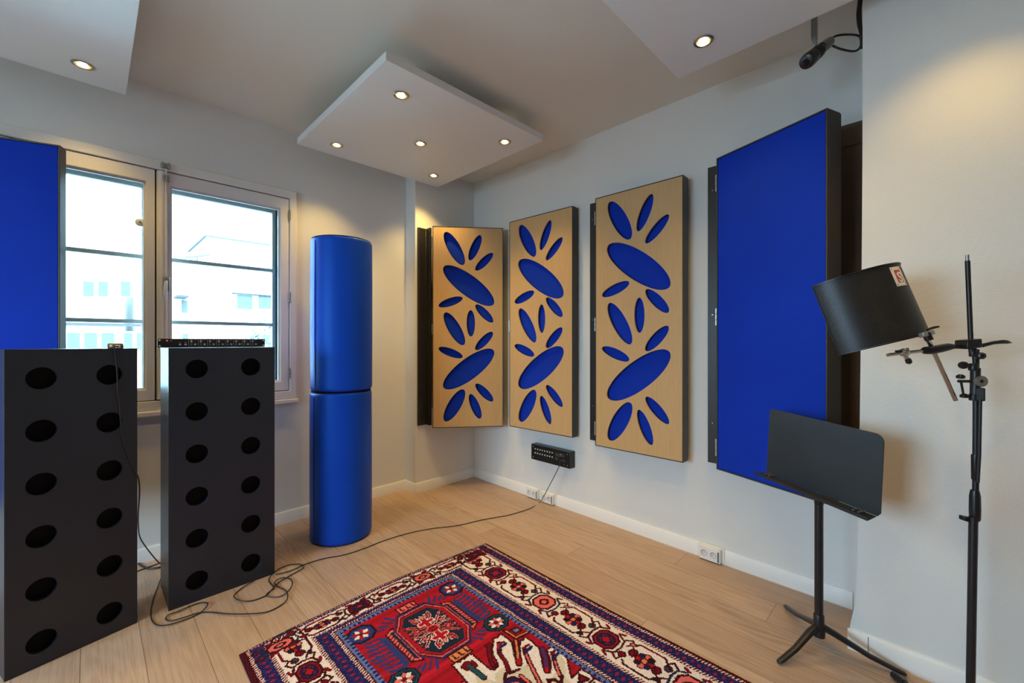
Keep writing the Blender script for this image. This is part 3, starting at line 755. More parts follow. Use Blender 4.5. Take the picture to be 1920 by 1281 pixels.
cloud('white ceiling panel cut by the top right edge of the picture', -1.57, -.449, -3.31, -2.117, right5)
for k, (x, y) in enumerate(right5):
    lamp(x, y, ['only downlight visible in the top right ceiling panel', 'downlight outside the picture, far left of the right panel', 'downlight outside the picture, beside the woven wall', 'downlight outside the picture, near left of the right panel', 'downlight outside the picture, centre of the right panel'][k], G, .12, (1, .50, .05))
# ------------------------------------------------------------------ music stand
def music_stand():
    hub = cw(1.235, 1.70)
    o = thing('music_stand', 'black metal music stand with a solid desk before the blue panel', 'music stand', hub)
    M_ = lambda mb, n, mt, **k: mb.build(n, mt, o, True, **k)
    tips = [fl(1459, 1243, .008), fl(1472, 1136, .008), fl(1700, 1266, .008)]
    for tp in tips:
        d = (tp - hub); d.z = 0; L = d.length; d.normalize(); s = Vector((-d.y, d.x, 0))
        secs = [(.016, .104, .014, .014), (.05, .090, .015, .013), (L * .6, .040, .013, .010), (L * .92, .014, .012, .008), (L * .985, .011, .010, .006), (L, .009, .006, .004)]
        m = MB(); n = 12; ringv = []
        for k, (x, z, w, h) in enumerate(secs):
            c = hub + d * x; c.z = z
            ringv.append([c + s * math.cos(2 * PI * i / n) * w + Vector((0, 0, 1)) * math.sin(2 * PI * i / n) * h for i in range(n)])
        vs = [v for r in ringv for v in r]
        fs = [(a * n + i, a * n + (i + 1) % n, (a + 1) * n + (i + 1) % n, (a + 1) * n + i) for a in range(len(secs) - 1) for i in range(n)]
        fs += [tuple(range(n)), tuple((len(secs) - 1) * n + i for i in range(n))]
        m.add(vs, fs); M_(m, 'leg', 'black')
    M_(MB().lathe([(.012, .062), (.021, .066), (.022, .095), (.019, .12), (.0185, .150), (.0165, .154)], (hub.x, hub.y, 0), n=28), 'hub', 'black')
    M_(MB().tube([(hub.x, hub.y, .15), (hub.x, hub.y, .60)], .0150, 20), 'post', 'black')
    M_(MB().lathe([(.0155, .595), (.0165, .60), (.0165, .63), (.010, .634)], (hub.x, hub.y, 0), n=24), 'collar', 'plastic')
    M_(MB().tube([(hub.x, hub.y, .62), (hub.x, hub.y, .80)], .0095, 16), 'inner_tube', 'steel')
    # desk
    L, R_ = cw(1.108, 1.84), cw(1.243, 1.425)
    d = Vector((R_.x - L.x, R_.y - L.y, 0)); W = d.length; d.normalize()
    back = Vector((-d.y, d.x, 0))            # away from the viewer
    if back.dot(hub - L) < 0: back = -back
    up = Vector((0, 0, 1)) * math.cos(math.radians(4)) + back * math.sin(math.radians(4))
    b0, b1 = .680, .655
    H = .278; rc = .028
    base = lambda u: L + d * (u * W) + Vector((0, 0, b0 + (b1 - b0) * u))
    P = lambda u, v, w=0.0: base(u) + up * v + back * w
    out = [P(0, 0)]
    for k in range(9):
        a = PI - PI / 2 * k / 8; out.append(P((rc * .5 + rc * .5 * math.cos(a)) / W, H - rc * .5 + rc * .5 * math.sin(a)))
    for k in range(9):
        a = PI / 2 - PI / 2 * k / 8; out.append(P(1 + (-rc + rc * math.cos(a)) / W, H - rc + rc * math.sin(a)))
    out.append(P(1, .014)); out.append(P(1 - .010 / W, 0))
    M_(MB().hull(out, back * .004), 'desk', 'desk', bevel=.0012)
    lip = [P(-.01, .0, 0), P(1 - .012 / W, .0, 0), P(1 - .02, -.006, -.050), P(-.035, -.006, -.050)]
    M_(MB().hull(lip, Vector((0, 0, -.003))), 'ledge', 'desk', bevel=.001)
    M_(MB().hull([P(-.035, -.006, -.050), P(1 - .02, -.006, -.050), P(1 - .02, .004, -.052), P(-.035, .004, -.052)], back * .0025), 'ledge_lip', 'desk')
    c = P(.5, .12, .006)
    M_(MB().tube([(hub.x, hub.y, .78), (hub.x, hub.y, c.z), tuple(c + back * .012)], .010, 12).lathe([(.03, 0), (.03, .008), (.015, .012)], c, tuple(back), 20), 'tilt_clamp', 'black')
    for u in (.06, .10, .86, .90): M_(MB().tube([P(u, .005, -.004), P(u, .005, -.040)], .003, 6), 'page_clip', 'steel')
music_stand()

# ------------------------------------------------------------------ microphone stand with its cross bar
SY = 1.30
def sp(px, py, dy=0.0): return at(px, py, SY + dy)
def pr(w): return w * SY / F / 2 / 1.46      # half width of an upright bar from its drawn width
def mic_stand():
    base = cw(1.412, 1.30)
    o = thing('microphone_stand', 'tall black microphone stand with folded boom at the right edge', 'microphone stand', base)
    B = lambda mb, n, mt, **k: mb.build(n, mt, o, True, **k)
    p0 = sp(1826, 975)
    B(MB().tube([(base.x, base.y, .035), sp(1820, 1275), sp(1825, 970)], pr(19), 18), 'lower_tube', 'black')
    B(MB().tube([sp(1829, 975), sp(1830, 760), sp(1830, 655)], pr(13.5), 16), 'inner_tube', 'black')
    B(MB().lathe([(pr(19), 0), (pr(23), .004), (pr(24), .03), (pr(23), .075), (pr(18), .092), (pr(14), .094)], sp(1828, 976), (0, 0, 1), 24), 'clutch', 'plastic')
    B(MB().hull([sp(1808, 969), sp(1836, 974), sp(1836, 981), sp(1822, 981), sp(1808, 977)], Vector((.012, .012, 0))), 'clutch_lever', 'plastic', bevel=.002)
    B(MB().lathe([(pr(13), 0), (pr(17), .004), (pr(18), .075), (pr(17), .079)], sp(1829, 901), (0, 0, 1), 24), 'sleeve', 'plastic')
    B(MB().tube([sp(1838, 748, -.015), sp(1836, 855, -.015), sp(1833, 905, -.012)], pr(8), 12), 'folded_boom', 'black')
    B(MB().lathe([(pr(20), 0), (pr(21), .004), (pr(21), .018), (pr(18), .020)], sp(1826, 751), (0, 0, 1), 24), 'collar', 'black')
    B(MB().tube([sp(1828, 750), sp(1829, 690)], pr(21), 20), 'outer_tube', 'black')
    B(MB().lathe([(pr(19), 0), (pr(21), .003), (pr(21), .019), (pr(17), .022)], sp(1825, 695), (0, 0, 1), 24), 'collar', 'black')
    B(MB().tube([sp(1830, 692), sp(1828, 668)], pr(12), 16), 'upper_tube', 'black')
    B(MB().lathe([(pr(14), 0), (pr(16), .003), (pr(16), .024), (pr(13), .027)], sp(1824, 669), (0, 0, 1), 24), 'collar', 'black')
    B(MB().tube([sp(1821, 660), sp(1814, 489)], pr(11), 14), 'top_rod', 'black')
    B(MB().tube([sp(1814, 490), sp(1813.5, 478)], pr(8), 12), 'threaded_tip', 'steel')
    # thumb screws on the left
    k = MB().tube([sp(1818, 685), sp(1808, 685)], .004, 8).lathe([(.006, 0), (.011, .003), (.012, .010), (.009, .016)], sp(1811, 685), tuple((sp(1800, 685) - sp(1811, 685)).normalized()), 14)
    B(k, 'thumb_screw', 'plastic')
    k = MB().tube([sp(1820, 715), sp(1797, 715)], .0045, 8).tube([sp(1802, 716), sp(1803, 722), sp(1806, 738)], .003, 8)
    k.lathe([(.003, -.006), (.010, -.004), (.011, .003), (.005, .008)], sp(1801, 707), (0, 0, 1), 14).lathe([(.003, -.006), (.010, -.004), (.011, .003), (.005, .008)], sp(1808, 743), (0, 0, 1), 14)
    B(k, 'crank_screw', 'plastic')
    c = sp(1838, 715, -.01); ax = Vector((-R2 * 1.2, -R2, 0)).normalized()
    B(MB().lathe([(.006, -.006), (.0165, -.006), (.018, 0), (.0165, .006), (.006, .006), (.006, -.006)], c, tuple(ax), 24), 'joint_ring', 'steel')
    B(MB().box(c.x - .010, c.x + .010, c.y - .010, c.y + .010, c.z - .060, c.z - .020), 'joint_block', 'black', bevel=.003)
    # clamp block and cross bar
    b = sp(1827, 647); m = MB()
    ex = (sp(1893, 640) - sp(1815, 650)).normalized()
    m.hull([sp(1815, 638, -.02), sp(1842, 635, -.02), sp(1843, 652, -.02), sp(1815, 655, -.02)], Vector((R2 * .04, R2 * .04, 0)))
    B(m, 'clamp_block', 'plastic', bevel=.003)
    B(MB().lathe([(.006, 0), (.012, .004), (.013, .014), (.008, .020)], sp(1838, 661, -.02), (0, 0, -1), 16), 'clamp_knob', 'plastic')
    B(MB().tube([sp(1842, 648), sp(1862, 643), sp(1880, 641), sp(1888, 641.5), sp(1897, 643)], [.006, .0055, .0065, .006, .001], 10), 'wing_handle', 'plastic')
    B(MB().tube([sp(1816, 648), sp(1796, 650), sp(1786, 650), sp(1778, 650.5), sp(1762, 654), sp(1745, 657), sp(1733, 657.5), sp(1728, 658)], [.0055, .006, .008, .0115, .0125, .0125, .011, .006], 14), 'rubber_grip', 'plastic')
    B(MB().tube([sp(1735, 657.5), sp(1664, 666)], .0052, 12), 'cross_bar', 'chrome')
    m = MB().tube([sp(1692, 655), sp(1700, 672)], .006, 10).tube([sp(1701, 653), sp(1703, 661)], .004, 8)
    m.lathe([(.009, -.010), (.010, -.008), (.010, .008), (.009, .010)], sp(1696, 662), tuple((sp(1664, 666) - sp(1735, 657)).normalized()), 14)
    B(m, 'rod_clamp', 'chrome')
    B(MB().tube([sp(1679, 659), sp(1692, 658.5)], [.003, .005], 8).lathe([(.003, 0), (.008, .006), (.008, .016), (.004, .02)], sp(1701, 671), tuple((sp(1705, 680) - sp(1700, 668)).normalized()), 12), 'clamp_screw', 'plastic')
    # three flat legs, only one foot reaches into the picture
    tip = fl(1675, 1263, .018); d0 = tip - base; d0.z = 0; L = d0.length
    for a in (0, 75, 215):
        d = Matrix.Rotation(math.radians(a), 3, 'Z') @ d0.normalized()
        q = lambda x, z: (base.x + d.x * x, base.y + d.y * x, z)
        lg = B(MB().tube([q(.012, .050), q(.06, .044), q(L - .03, .019)], .0085, 12), 'leg', 'black')
        B(MB().tube([q(L - .048, .019), q(L - .015, .0150), q(L, .0142), q(L + .004, .0135)], [.0125, .0140, .0125, .007], 14), 'rubber_foot', 'plastic')
    B(MB().lathe([(.012, .028), (.020, .032), (.020, .066), (.013, .072)], base, n=24), 'leg_hub', 'black')
mic_stand()

# ------------------------------------------------------------------ curved reflection filter
def shield():
    vd = Vector((.640 * R2 + .768 * R2, .768 * R2 - .640 * R2, 0)).normalized()      # sight line, level
    er = Vector((vd.y, -vd.x, 0)); zz = Vector((0, 0, 1)); c = -vd
    n = math.hypot(44, 140)
    a = (er * -44 + zz * 140) / n; e1 = (er * 140 + zz * 44) / n
    RR, H, beta = .168, .243, math.radians(33)
    pb = at(1738, 628, 1.285)
    C = pb - (e1 * math.cos(beta) + c * math.sin(beta)) * (RR + .012)
    ax = C.copy()
    o = thing('reflection_filter', 'curved black perforated microphone shield tilted before the woven wall', 'microphone shield', pb)
    def Q(psi, v, off=0.0): return C + (e1 * math.cos(psi) + c * math.sin(psi)) * (RR + off) + a * v
    lo, hi = math.radians(-50), math.radians(113)
    def arc(p0, p1, v0, v1, r0, r1, n=48):
        m = MB(); vs = []
        for k in range(n + 1):
            p = p0 + (p1 - p0) * k / n
            vs += [Q(p, v0, r0), Q(p, v1, r0), Q(p, v1, r1), Q(p, v0, r1)]
        fs = []
        for k in range(n):
            for i in range(4):
                j = (i + 1) % 4; fs.append((4 * k + i, 4 * k + j, 4 * k + 4 + j, 4 * k + 4 + i))
        fs += [(0, 1, 2, 3), (4 * n + 3, 4 * n + 2, 4 * n + 1, 4 * n)]
        return m.add(vs, fs)
    sh = arc(lo, hi, .004, H - .004, -.003, 0, 64).build('perforated_sheet', 'perf', o, True)
    uvl = sh.data.uv_layers.new(name='UVMap'); inv = sh.matrix_basis
    wmx = wm(o)
    for poly in sh.data.polygons:
        for li in poly.loop_indices:
            p = wmx @ sh.data.vertices[sh.data.loops[li].vertex_index].co - C
            uvl.data[li].uv = ((math.atan2(p.dot(c), p.dot(e1)) + 3) * RR, p.dot(a) + 1)
    arc(lo, hi, .006, H - .006, -.038, -.0035, 48).build('foam_layer', 'foam', o, True)
    arc(lo, hi, H - .0035, H, -.030, .003, 64).build('top_rim', 'black', o, True)
    arc(lo, hi, 0, .0035, -.030, .003, 64).build('bottom_rim', 'black', o, True)
    arc(hi, hi + .014, 0, H, -.030, .003, 2).build('end_strip', 'black', o, True)
    arc(lo - .014, lo, 0, H, -.030, .003, 2).build('end_strip', 'black', o, True)
    # badge: white plate with a red square and pale letters, bent round the sheet
    ps = math.radians(38); vb = H - .078
    bh, bw = .064, .052
    def bent(name, flat_v, flat_f, off, mt, par):
        m = MB(); m.add([Q(ps - u / RR, vb + v, off + w) for u, v, w in flat_v], flat_f)
        return m.build(name, mt, par, True)
    def quad(u0, u1, v0, v1, th=.0008, n=8):
        vs, fs = [], []
        for k in range(n + 1):
            u = u0 + (u1 - u0) * k / n
            vs += [(u, v0, 0), (u, v1, 0), (u, v1, th), (u, v0, th)]
        for k in range(n):
            for i in range(4):
                j = (i + 1) % 4; fs.append((4 * k + i, 4 * k + j, 4 * k + 4 + j, 4 * k + 4 + i))
        fs += [(0, 1, 2, 3), (4 * n + 3, 4 * n + 2, 4 * n + 1, 4 * n)]
        return vs, fs
    bd = bent('badge', *quad(0, bw, 0, bh), .0004, 'badge', o)
    bent('red_square', *quad(.012, bw - .010, .011, bh - .011), .0009, 'red', bd)
    for ch, u, v, sz in (('S', .0165, .0125, .046), ('E', .0345, .030, .020)):
        cu = bpy.data.curves.new('t', 'FONT'); cu.body = ch; cu.size = sz; cu.extrude = .0003; cu.resolution_u = 4; cu.offset = .0012
        ob = bpy.data.objects.new('t', cu); COL.objects.link(ob); bpy.context.view_layer.update()
        me = bpy.data.meshes.new_from_object(ob.evaluated_get(bpy.context.evaluated_depsgraph_get()))
        bpy.data.objects.remove(ob)
        vs = [(u + w.co.x, v + w.co.y, w.co.z) for w in me.vertices]; fs = [tuple(f.vertices) for f in me.polygons]
        bent('letter', vs, fs, .0022, 'badge', bd); bpy.data.meshes.remove(me)
    m = MB()
    for u in (.005, bw - .005):
        for v in (.006, bh - .006): m.lathe([(.0018, 0), (.0018, .001)], Q(ps - u / RR, vb + v, .001), tuple(Q(ps - u / RR, vb, .02) - Q(ps - u / RR, vb, 0)), 8)
    m.build('rivet', 'dark', bd, True)
    # bracket and rod
    m = MB().lathe([(.010, .006), (.0105, .004), (.0105, -.016), (.009, -.018)], pb, tuple(a), 16)
    m.build('bracket', 'plastic', o, True)
    arc(beta - .16, beta + .13, -.004, .010, .0032, .020, 6).build('bracket_plate', 'steel', o, True, bevel=.002)
    MB().tube([at(1738, 618.5, 1.285), at(1750, 614.5, 1.285), at(1760, 612.5, 1.285)], [.003, .004, .003], 8).build('bracket_screw', 'plastic', o, True)
    MB().tube([at(1736, 630, 1.290), at(1752, 662, 1.322), at(1792, 751, 1.322)], .0060, 14).build('rod', 'chrome', o, True)
    return C, a
shield()

# ------------------------------------------------------------------ connector box and sockets on the right wall
bx = -.062
pa, _ = wallpt(996, bx); pc, _ = wallpt(1068.5, bx)
t = thing('connector_box', 'black wall box with rows of jacks below the wooden panels', 'connector box', (0, pa.y, .325))
t.rotation_euler = (0, 0, -PI / 2)
BW = pa.y - pc.y
MB().box(0, BW, bx, -.0008, 0, .120).build('box', 'plastic', t, bevel=.0025)
MB().box(.006, BW - .006, bx - .0015, bx - .0002, .006, .112).build('face_plate', 'void', t)
for c in range(8):
    for z in (.088, .056): MB().lathe([(.0022, 0), (.0058, 0), (.0058, .0025), (.0022, .0025), (.0022, 0)], (.045 + c * .0245, bx - .0016, z), (0, -1, 0), 14).build('jack_socket', 'mark', t)
for x, z in ((.258, .085), (.280, .083), (.300, .088), (.320, .084), (.258, .053), (.305, .056), (.325, .050)):
    MB().lathe([(.0105, 0), (.0115, .001), (.0115, .003), (.008, .003), (.008, 0)], (x, bx - .0016, z), (0, -1, 0), 16, False).build('microphone_socket', 'dark', t)
m = MB()
for x, z in ((.022, .102), (.022, .020), (BW - .022, .102), (BW - .022, .020), (.296, .090), (.300, .060), (.330, .022)):
    m.lathe([(.003, 0), (.003, .0012)], (x, bx - .0016, z), (0, -1, 0), 8)
m.build('plate_screw', 'mark', t)

def wall_socket(label, y, first=[None]):
    if first[0] is None:
        o = thing('wall_socket', label, 'power socket', (-.012, y, 0), -PI / 2, 'double power sockets on the skirting')
        w = .128
        me = MB().hull([(0, 0, .006), (.012, -.030, .006), (w - .002, -.030, .006), (w, 0, .006)], (0, 0, .078))
        me.build('body', 'socket', o, bevel=.004)
        MB().box(-.006, w + .012, -.004, -.0003, .003, .088).build('backplate', 'socket', o, bevel=.002)
        for cx in (.040, .090):
            r = MB().lathe([(.0165, .0016), (.0205, .0016), (.0205, 0), (.0165, 0), (.0165, .0016)], (cx, -.0302, .045), (0, -1, 0), 28)
            so = r.build('socket_ring', 'socket', o)
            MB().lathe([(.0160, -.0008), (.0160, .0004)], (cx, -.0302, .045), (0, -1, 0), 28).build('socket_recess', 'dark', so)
            MB().lathe([(.0135, 0), (.0135, .0009)], (cx + .001, -.0302, .0445), (0, -1, 0), 24).build('socket_face', 'socket', so)
            m = MB()
            for dx, dz in ((-.005, 0), (.005, 0), (0, .006)): m.lathe([(.0022, 0), (.0022, .0006)], (cx + dx, -.0312, .045 + dz), (0, -1, 0), 10)
            m.build('pin_hole', 'void', so)
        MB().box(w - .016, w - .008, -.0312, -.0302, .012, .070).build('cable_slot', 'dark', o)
        first[0] = o
        return o
    return dup(first[0], label, (-.012, y, 0))
wall_socket('double power socket on the skirting, left of the pair below the connector box', -.692)
wall_socket('double power socket on the skirting, right of the pair below the connector box', -.846)
wall_socket('double power socket on the skirting below the big blue panel', -2.050)

# ------------------------------------------------------------------ small camera on a ceiling bracket
c0 = wallpt(1527, -.30)
cp = Vector((-.30, c0[0].y, CEIL)); cy = c0[1]
t = thing('ceiling_camera', 'small black and grey camera hanging from a short grey ceiling bracket', 'camera', cp)
B = lambda mb, n, mt, **k: mb.build(n, mt, t, True, **k)
zb = at(1527, 74, cy).z
B(MB().lathe([(.03, -.0006), (.03, -.006), (.012, -.010)], cp, n=20), 'base_plate', 'steel')
B(MB().box(cp.x - .011, cp.x + .011, cp.y - .011, cp.y + .011, zb, CEIL - .006), 'bracket', 'steel', bevel=.002)
j = at(1530, 84, cy)
B(MB().tube([(cp.x, cp.y, zb + .006), tuple(j)], .007, 10).lathe([(.004, -.016), (.010, -.013), (.010, -.004), (.004, -.002)], at(1524, 76, cy), (-R2, R2, 0), 12), 'swivel_joint', 'steel')
tail, nose = at(1556, 78, cy + .02), at(1511, 117, cy - .06)
dd = (nose - tail).normalized(); Lc = (nose - tail).length
B(MB().lathe([(.012, 0), (.020, .004), (.022, .02), (.022, Lc * .48), (.020, Lc * .5)], tail, tuple(dd), 24), 'housing', 'steel')
B(MB().lathe([(.022, Lc * .46), (.027, Lc * .48), (.028, Lc * .62), (.024, Lc * .66), (.029, Lc * .72), (.031, Lc * .9), (.028, Lc * .98), (.020, Lc)], tail, tuple(dd), 24), 'front_hood', 'plastic')
B(MB().lathe([(.013, Lc + .0005), (.013, Lc + .003), (.008, Lc + .004)], tail, tuple(dd), 20), 'lens', 'void')
B(MB().tube(smooth_path([at(1533, 92, cy - .03), at(1537, 83, cy - .03), at(1544, 81, cy - .03), at(1549, 87, cy - .03)], 6), .003, 8), 'cable_loop', 'cable')
def loose(name, label, cat, pts, r, mt='cable', sub=8, n=8, group=None):
    P = smooth_path(pts, sub)
    o = MB().tube(P, r, n).build(name, mt)
    return tag(o, label, cat, group)
def mid(px, py, x): 
    p, Y = wallpt(px, x); return Vector((p.x, p.y, CAM.z + (640.5 - py) / F * Y))
loose('camera_cable', 'black cable looping from the ceiling camera to the wall edge', 'cable',
      [at(1556, 77, cy + .02), at(1566, 68, cy + .03), at(1585, 65, cy + .03), mid(1606, 66, -.10), mid(1613.5, 72, -.10), mid(1613, 88, -.12), mid(1602, 96, -.14), at(1580, 93, cy), at(1562, 86, cy + .01), at(1557, 80, cy + .02)], .0045)
loose('hanging_cable', 'thick black cable hanging from the ceiling along the edge of the woven wall', 'cable',
      [mid(1612, -20, -.2), mid(1612, 0, -.2), mid(1609.5, 25, -.2), mid(1611, 45, -.2), mid(1615, 62, -.2), mid(1618, 90, -.2)], .0075)
loose('hanging_cable', 'thinner black cable hanging at the edge of the woven wall beside the thick one', 'cable',
      [mid(1616, -20, -.24), mid(1615, 0, -.24), mid(1613, 20, -.24), mid(1614, 45, -.24), mid(1617.5, 75, -.24)], .0045)

# ------------------------------------------------------------------ cables on the floor
Z = .0042
def z8(a, b, z=Z): return fl(240 + a * .2194, 1000 + b * .2194, z)
A = [at(1049.5, 863, 3.075), at(1049, 872, 3.055), at(1046, 880, 3.06), at(1040, 892, 3.075), at(1030, 911, 3.095), at(1020, 930, 3.12), fl(1012, 942, Z)]
A += [fl(*p, Z) for p in [(995, 953), (972, 961), (949, 967), (904, 975), (858, 985.5), (812, 991), (766, 1000), (720, 1014), (684, 1028), (647, 1040), (603.5, 1048.5)]]
loopA = [(1500, 270), (1440, 300), (1370, 327), (1310, 343), (1262, 352)]
A += [z8(a, b, Z + .0018 * (1 + math.sin(k * 1.7))) for k, (a, b) in enumerate(loopA)]
o = loose('floor_cable', 'long thin black cable running from the connector box across the floor past the blue cylinders', 'cable', A, .0026)
pl = at(1049.5, 862, 3.075)
m = MB().tube([pl + Vector((.046, 0, .004)), pl + Vector((.010, 0, .002)), pl], [.0055, .0055, .003], 10); j = m.build('jack_plug', 'plastic'); j.parent = o
loopB = [(1078, 408), (1050, 422), (990, 458), (922, 512), (908, 545), (960, 577), (1060, 577), (1180, 532), (1235, 475), (1290, 420), (1380, 365), (1470, 315), (1504, 287), (1470, 266), (1380, 270), (1290, 305), (1225, 360), (1205, 405), (1248, 468), (1215, 495),
         (1183, 525), (1225, 545), (1310, 537), (1375, 488), (1406, 432), (1388, 394), (1330, 380), (1270, 400), (1255, 435), (1300, 465), (1355, 498), (1362, 560), (1300, 620), (1180, 675), (1020, 690), (850, 690), (700, 675),
         (600, 682), (480, 720), (370, 748), (322, 732), (345, 700), (430, 668), (560, 612), (640, 592), (682, 604), (660, 640), (600, 690), (480, 742), (350, 782), (260, 787), (210, 750), (195, 680), (210, 580), (248, 475), (268, 420), (285, 380)]
loose('floor_cable', 'coiled loops of thin black cable on the floor before the right charcoal board', 'cable', [z8(a, b, .0036 + .0030 * (1 + math.sin(k * 1.7))) for k, (a, b) in enumerate(loopB)], .0026)
# cable of the puck: down the front of the left board, then to the floor behind
def onface(px, py, off=.0045):
    r = (px - 960) / F; L = Vector((-1.861, 1.548)); D = Vector((-1.665, 1.877)) - L; D.normalize(); N = Vector((D.y, -D.x)) * off; L = L + N
    s = (r * L.y - L.x) / (D.x - r * D.y); return at(px, py, L.y + D.y * s)
P = [pp - nb * .030 + Vector((0, 0, 1.2285))]
P[0] = Vector((pp.x, pp.y, 1.2285)) - nb * .031
q = onface(214.5, 654, .008); P += [Vector((q.x, q.y, 1.226))]
P += [onface(*p) for p in [(216, 664), (218, 681), (220, 705), (221, 737), (225, 762), (226, 786), (231, 823), (239.5, 853), (252, 881)]]
P += [at(258.5, 894, 1.872), at(261.5, 912, 1.90), at(261, 935, 1.95), at(259, 965, 2.03), at(259.5, 990, 2.10), at(264, 1011, 2.17), at(282, 1037, 2.29), fl(299, 1056, .0145), fl(312, 1062, .0145)]
loose('puck_cable', 'black cable hanging from the brown puck down the left charcoal board', 'cable', P, .0028, sub=6)
loose('power_cable', 'thick black cable on the floor between the two charcoal boards', 'cable', [fl(*p, .0055) for p in [(238, 1046), (258, 1056), (268, 1062), (280, 1066.5), (300, 1064), (318, 1058)]], .0048)
loose('power_cable', 'thin dark cable crossing the floor between the two charcoal boards', 'cable', [fl(*p, .0035) for p in [(240, 1078), (258, 1071), (275, 1065), (300, 1055.5), (314, 1049)]], .0030)
# ------------------------------------------------------------------ knotted rug: every knot is a coloured facet of one pile mesh
def rug():
    Wc, Lc, K = 131.0, 214.0, .3
    nu, nv = int(Wc / K), int(Lc / K)
    U, V = np.meshgrid((np.arange(nu) + .5) * K, (np.arange(nv) + .5) * K)
    def h(r, g, b): return tuple(((c / 255) / 12.92 if c < 10 else ((c / 255 + .055) / 1.055) ** 2.4) for c in (r, g, b))
    C = dict(red=h(162, 23, 38), dred=h(112, 14, 30), mar=h(66, 14, 22), navy=h(33, 32, 84), navy2=h(48, 56, 112), blue=h(92, 112, 170), white=h(226, 214, 211), cream=h(204, 194, 174),
             pink=h(216, 104, 100), lpink=h(226, 192, 190), green=h(30, 76, 84), dark=h(24, 26, 40), orange=h(206, 128, 84), pur=h(84, 40, 88), grey=h(96, 104, 112), dkg=h(28, 40, 60))
    img = np.zeros((nv, nu, 3)); img[:] = C['red']
    jr = np.random.default_rng(5)
    JU = U + jr.normal(0, .10, U.shape); JV = V + jr.normal(0, .10, V.shape)
    def put(mask, c): img[mask] = C[c] if isinstance(c, str) else c
    def poly(pts, c):
        P = np.array(pts, float); inside = np.zeros(U.shape, bool)
        x0, x1, y0, y1 = P[:, 0].min(), P[:, 0].max(), P[:, 1].min(), P[:, 1].max()
        i0, i1 = max(int(y0 / K) - 1, 0), min(int(y1 / K) + 2, nv); j0, j1 = max(int(x0 / K) - 1, 0), min(int(x1 / K) + 2, nu)
        if i1 <= i0 or j1 <= j0: return
        u, v = JU[i0:i1, j0:j1], JV[i0:i1, j0:j1]; ins = np.zeros(u.shape, bool); n = len(P); j = n - 1
        for i in range(n):
            a, b = P[i], P[j]
            cnd = ((a[1] > v) != (b[1] > v)) & (u < (b[0] - a[0]) * (v - a[1]) / (b[1] - a[1] + 1e-9) + a[0]); ins ^= cnd; j = i
        img[i0:i1, j0:j1][ins] = C[c]
    def line(pts, w, c):
        P = np.array(pts, float)
        for a, b in zip(P[:-1], P[1:]):
            x0, x1 = min(a[0], b[0]) - w, max(a[0], b[0]) + w; y0, y1 = min(a[1], b[1]) - w, max(a[1], b[1]) + w
            i0, i1 = max(int(y0 / K) - 1, 0), min(int(y1 / K) + 2, nv); j0, j1 = max(int(x0 / K) - 1, 0), min(int(x1 / K) + 2, nu)
            if i1 <= i0 or j1 <= j0: continue
            u, v = JU[i0:i1, j0:j1], JV[i0:i1, j0:j1]; d = b - a; L2 = (d ** 2).sum() + 1e-9
            t = np.clip(((u - a[0]) * d[0] + (v - a[1]) * d[1]) / L2, 0, 1)
            m = (u - a[0] - t * d[0]) ** 2 + (v - a[1] - t * d[1]) ** 2 < (w / 2) ** 2
            img[i0:i1, j0:j1][m] = C[c]
    def outl(pts, w, c): line(list(pts) + [pts[0]], w, c)
    def oct_(cx, cy, a, b, k=.45): return [(cx - a, cy - b * k), (cx - a * k, cy - b), (cx + a * k, cy - b), (cx + a, cy - b * k), (cx + a, cy + b * k), (cx + a * k, cy + b), (cx - a * k, cy + b), (cx - a, cy + b * k)]
    VM = 107.0                                  # the design repeats mirrored about its middle
    def both(fn):
        fn(lambda u, v: (u, v)); fn(lambda u, v: (u, 2 * VM - v))
    # ---- field with soft colour streaks
    ab = np.repeat(jr.normal(0, 1, (nv // 6 + 2, 1)), 6, 0)[:nv]; img *= (1 + .10 * ab)[:, :, None]
    def field(T):
        def pg(pts, c, ol=None, w=.9):
            q = [T(*p) for p in pts]; poly(q, c)
            if ol: outl(q, w, ol)
        def ln(pts, w, c): line([T(*p) for p in pts], w, c)
        cx = 63.4
        # fringed navy combs either side of the medallion
        for s in (-1, 1):
            X = lambda d: cx + s * d
            pg([(X(17.3), 33), (X(20.2), 31), (X(20.2), 54), (X(17.3), 52)], 'navy2')
            for k in range(9):
                y = 31.5 + k * 2.6
                ln([(X(20), y), (X(23.5), y - .3), (X(27.6 - 1.2 * abs(k - 4) * .5), y - 1.2)], 1.45, 'navy2' if k % 3 else 'pur'); ln([(X(22.6), y + .1), (X(25.4), y - 1.9)], .7, 'navy2')
            for k in range(8): ln([(X(20), 32.8 + k * 2.6), (X(22.6), 32 + k * 2.6)], .7, 'red')
            # striped end of the medallion
            pg([(X(12.6), 29.5), (X(16.8), 32), (X(16.8), 52.5), (X(12.6), 55)], 'pink', 'mar', .8)
            pg([(X(13.6), 31.5), (X(14.9), 32.2), (X(14.9), 52), (X(13.6), 53)], 'dkg')
            for k in range(11): ln([(X(15.0), 33 + k * 1.85), (X(16.6), 33.9 + k * 1.85)], .65, 'dred' if k % 2 else 'mar')
            # little combs above and below
            for k in range(4):
                ln([(X(9 + k * 2.2), 26.6 + k * .5), (X(11.5 + k * 2.4), 22.6 + k * 1.5)], 1.3, 'pur' if k % 2 else 'navy2')
                ln([(X(9 + k * 2.2), 58 - k * .5), (X(11.5 + k * 2.4), 62.2 - k * 1.5)], 1.3, 'pur' if k % 2 else 'navy2')
        # octagon outline band, then dark ground
        pg(oct_(cx, 42.3, 13.4, 18.5, .55), 'pur'); pg(oct_(cx, 42.3, 12.4, 17.2, .55), 'navy2', 'mar', .6)
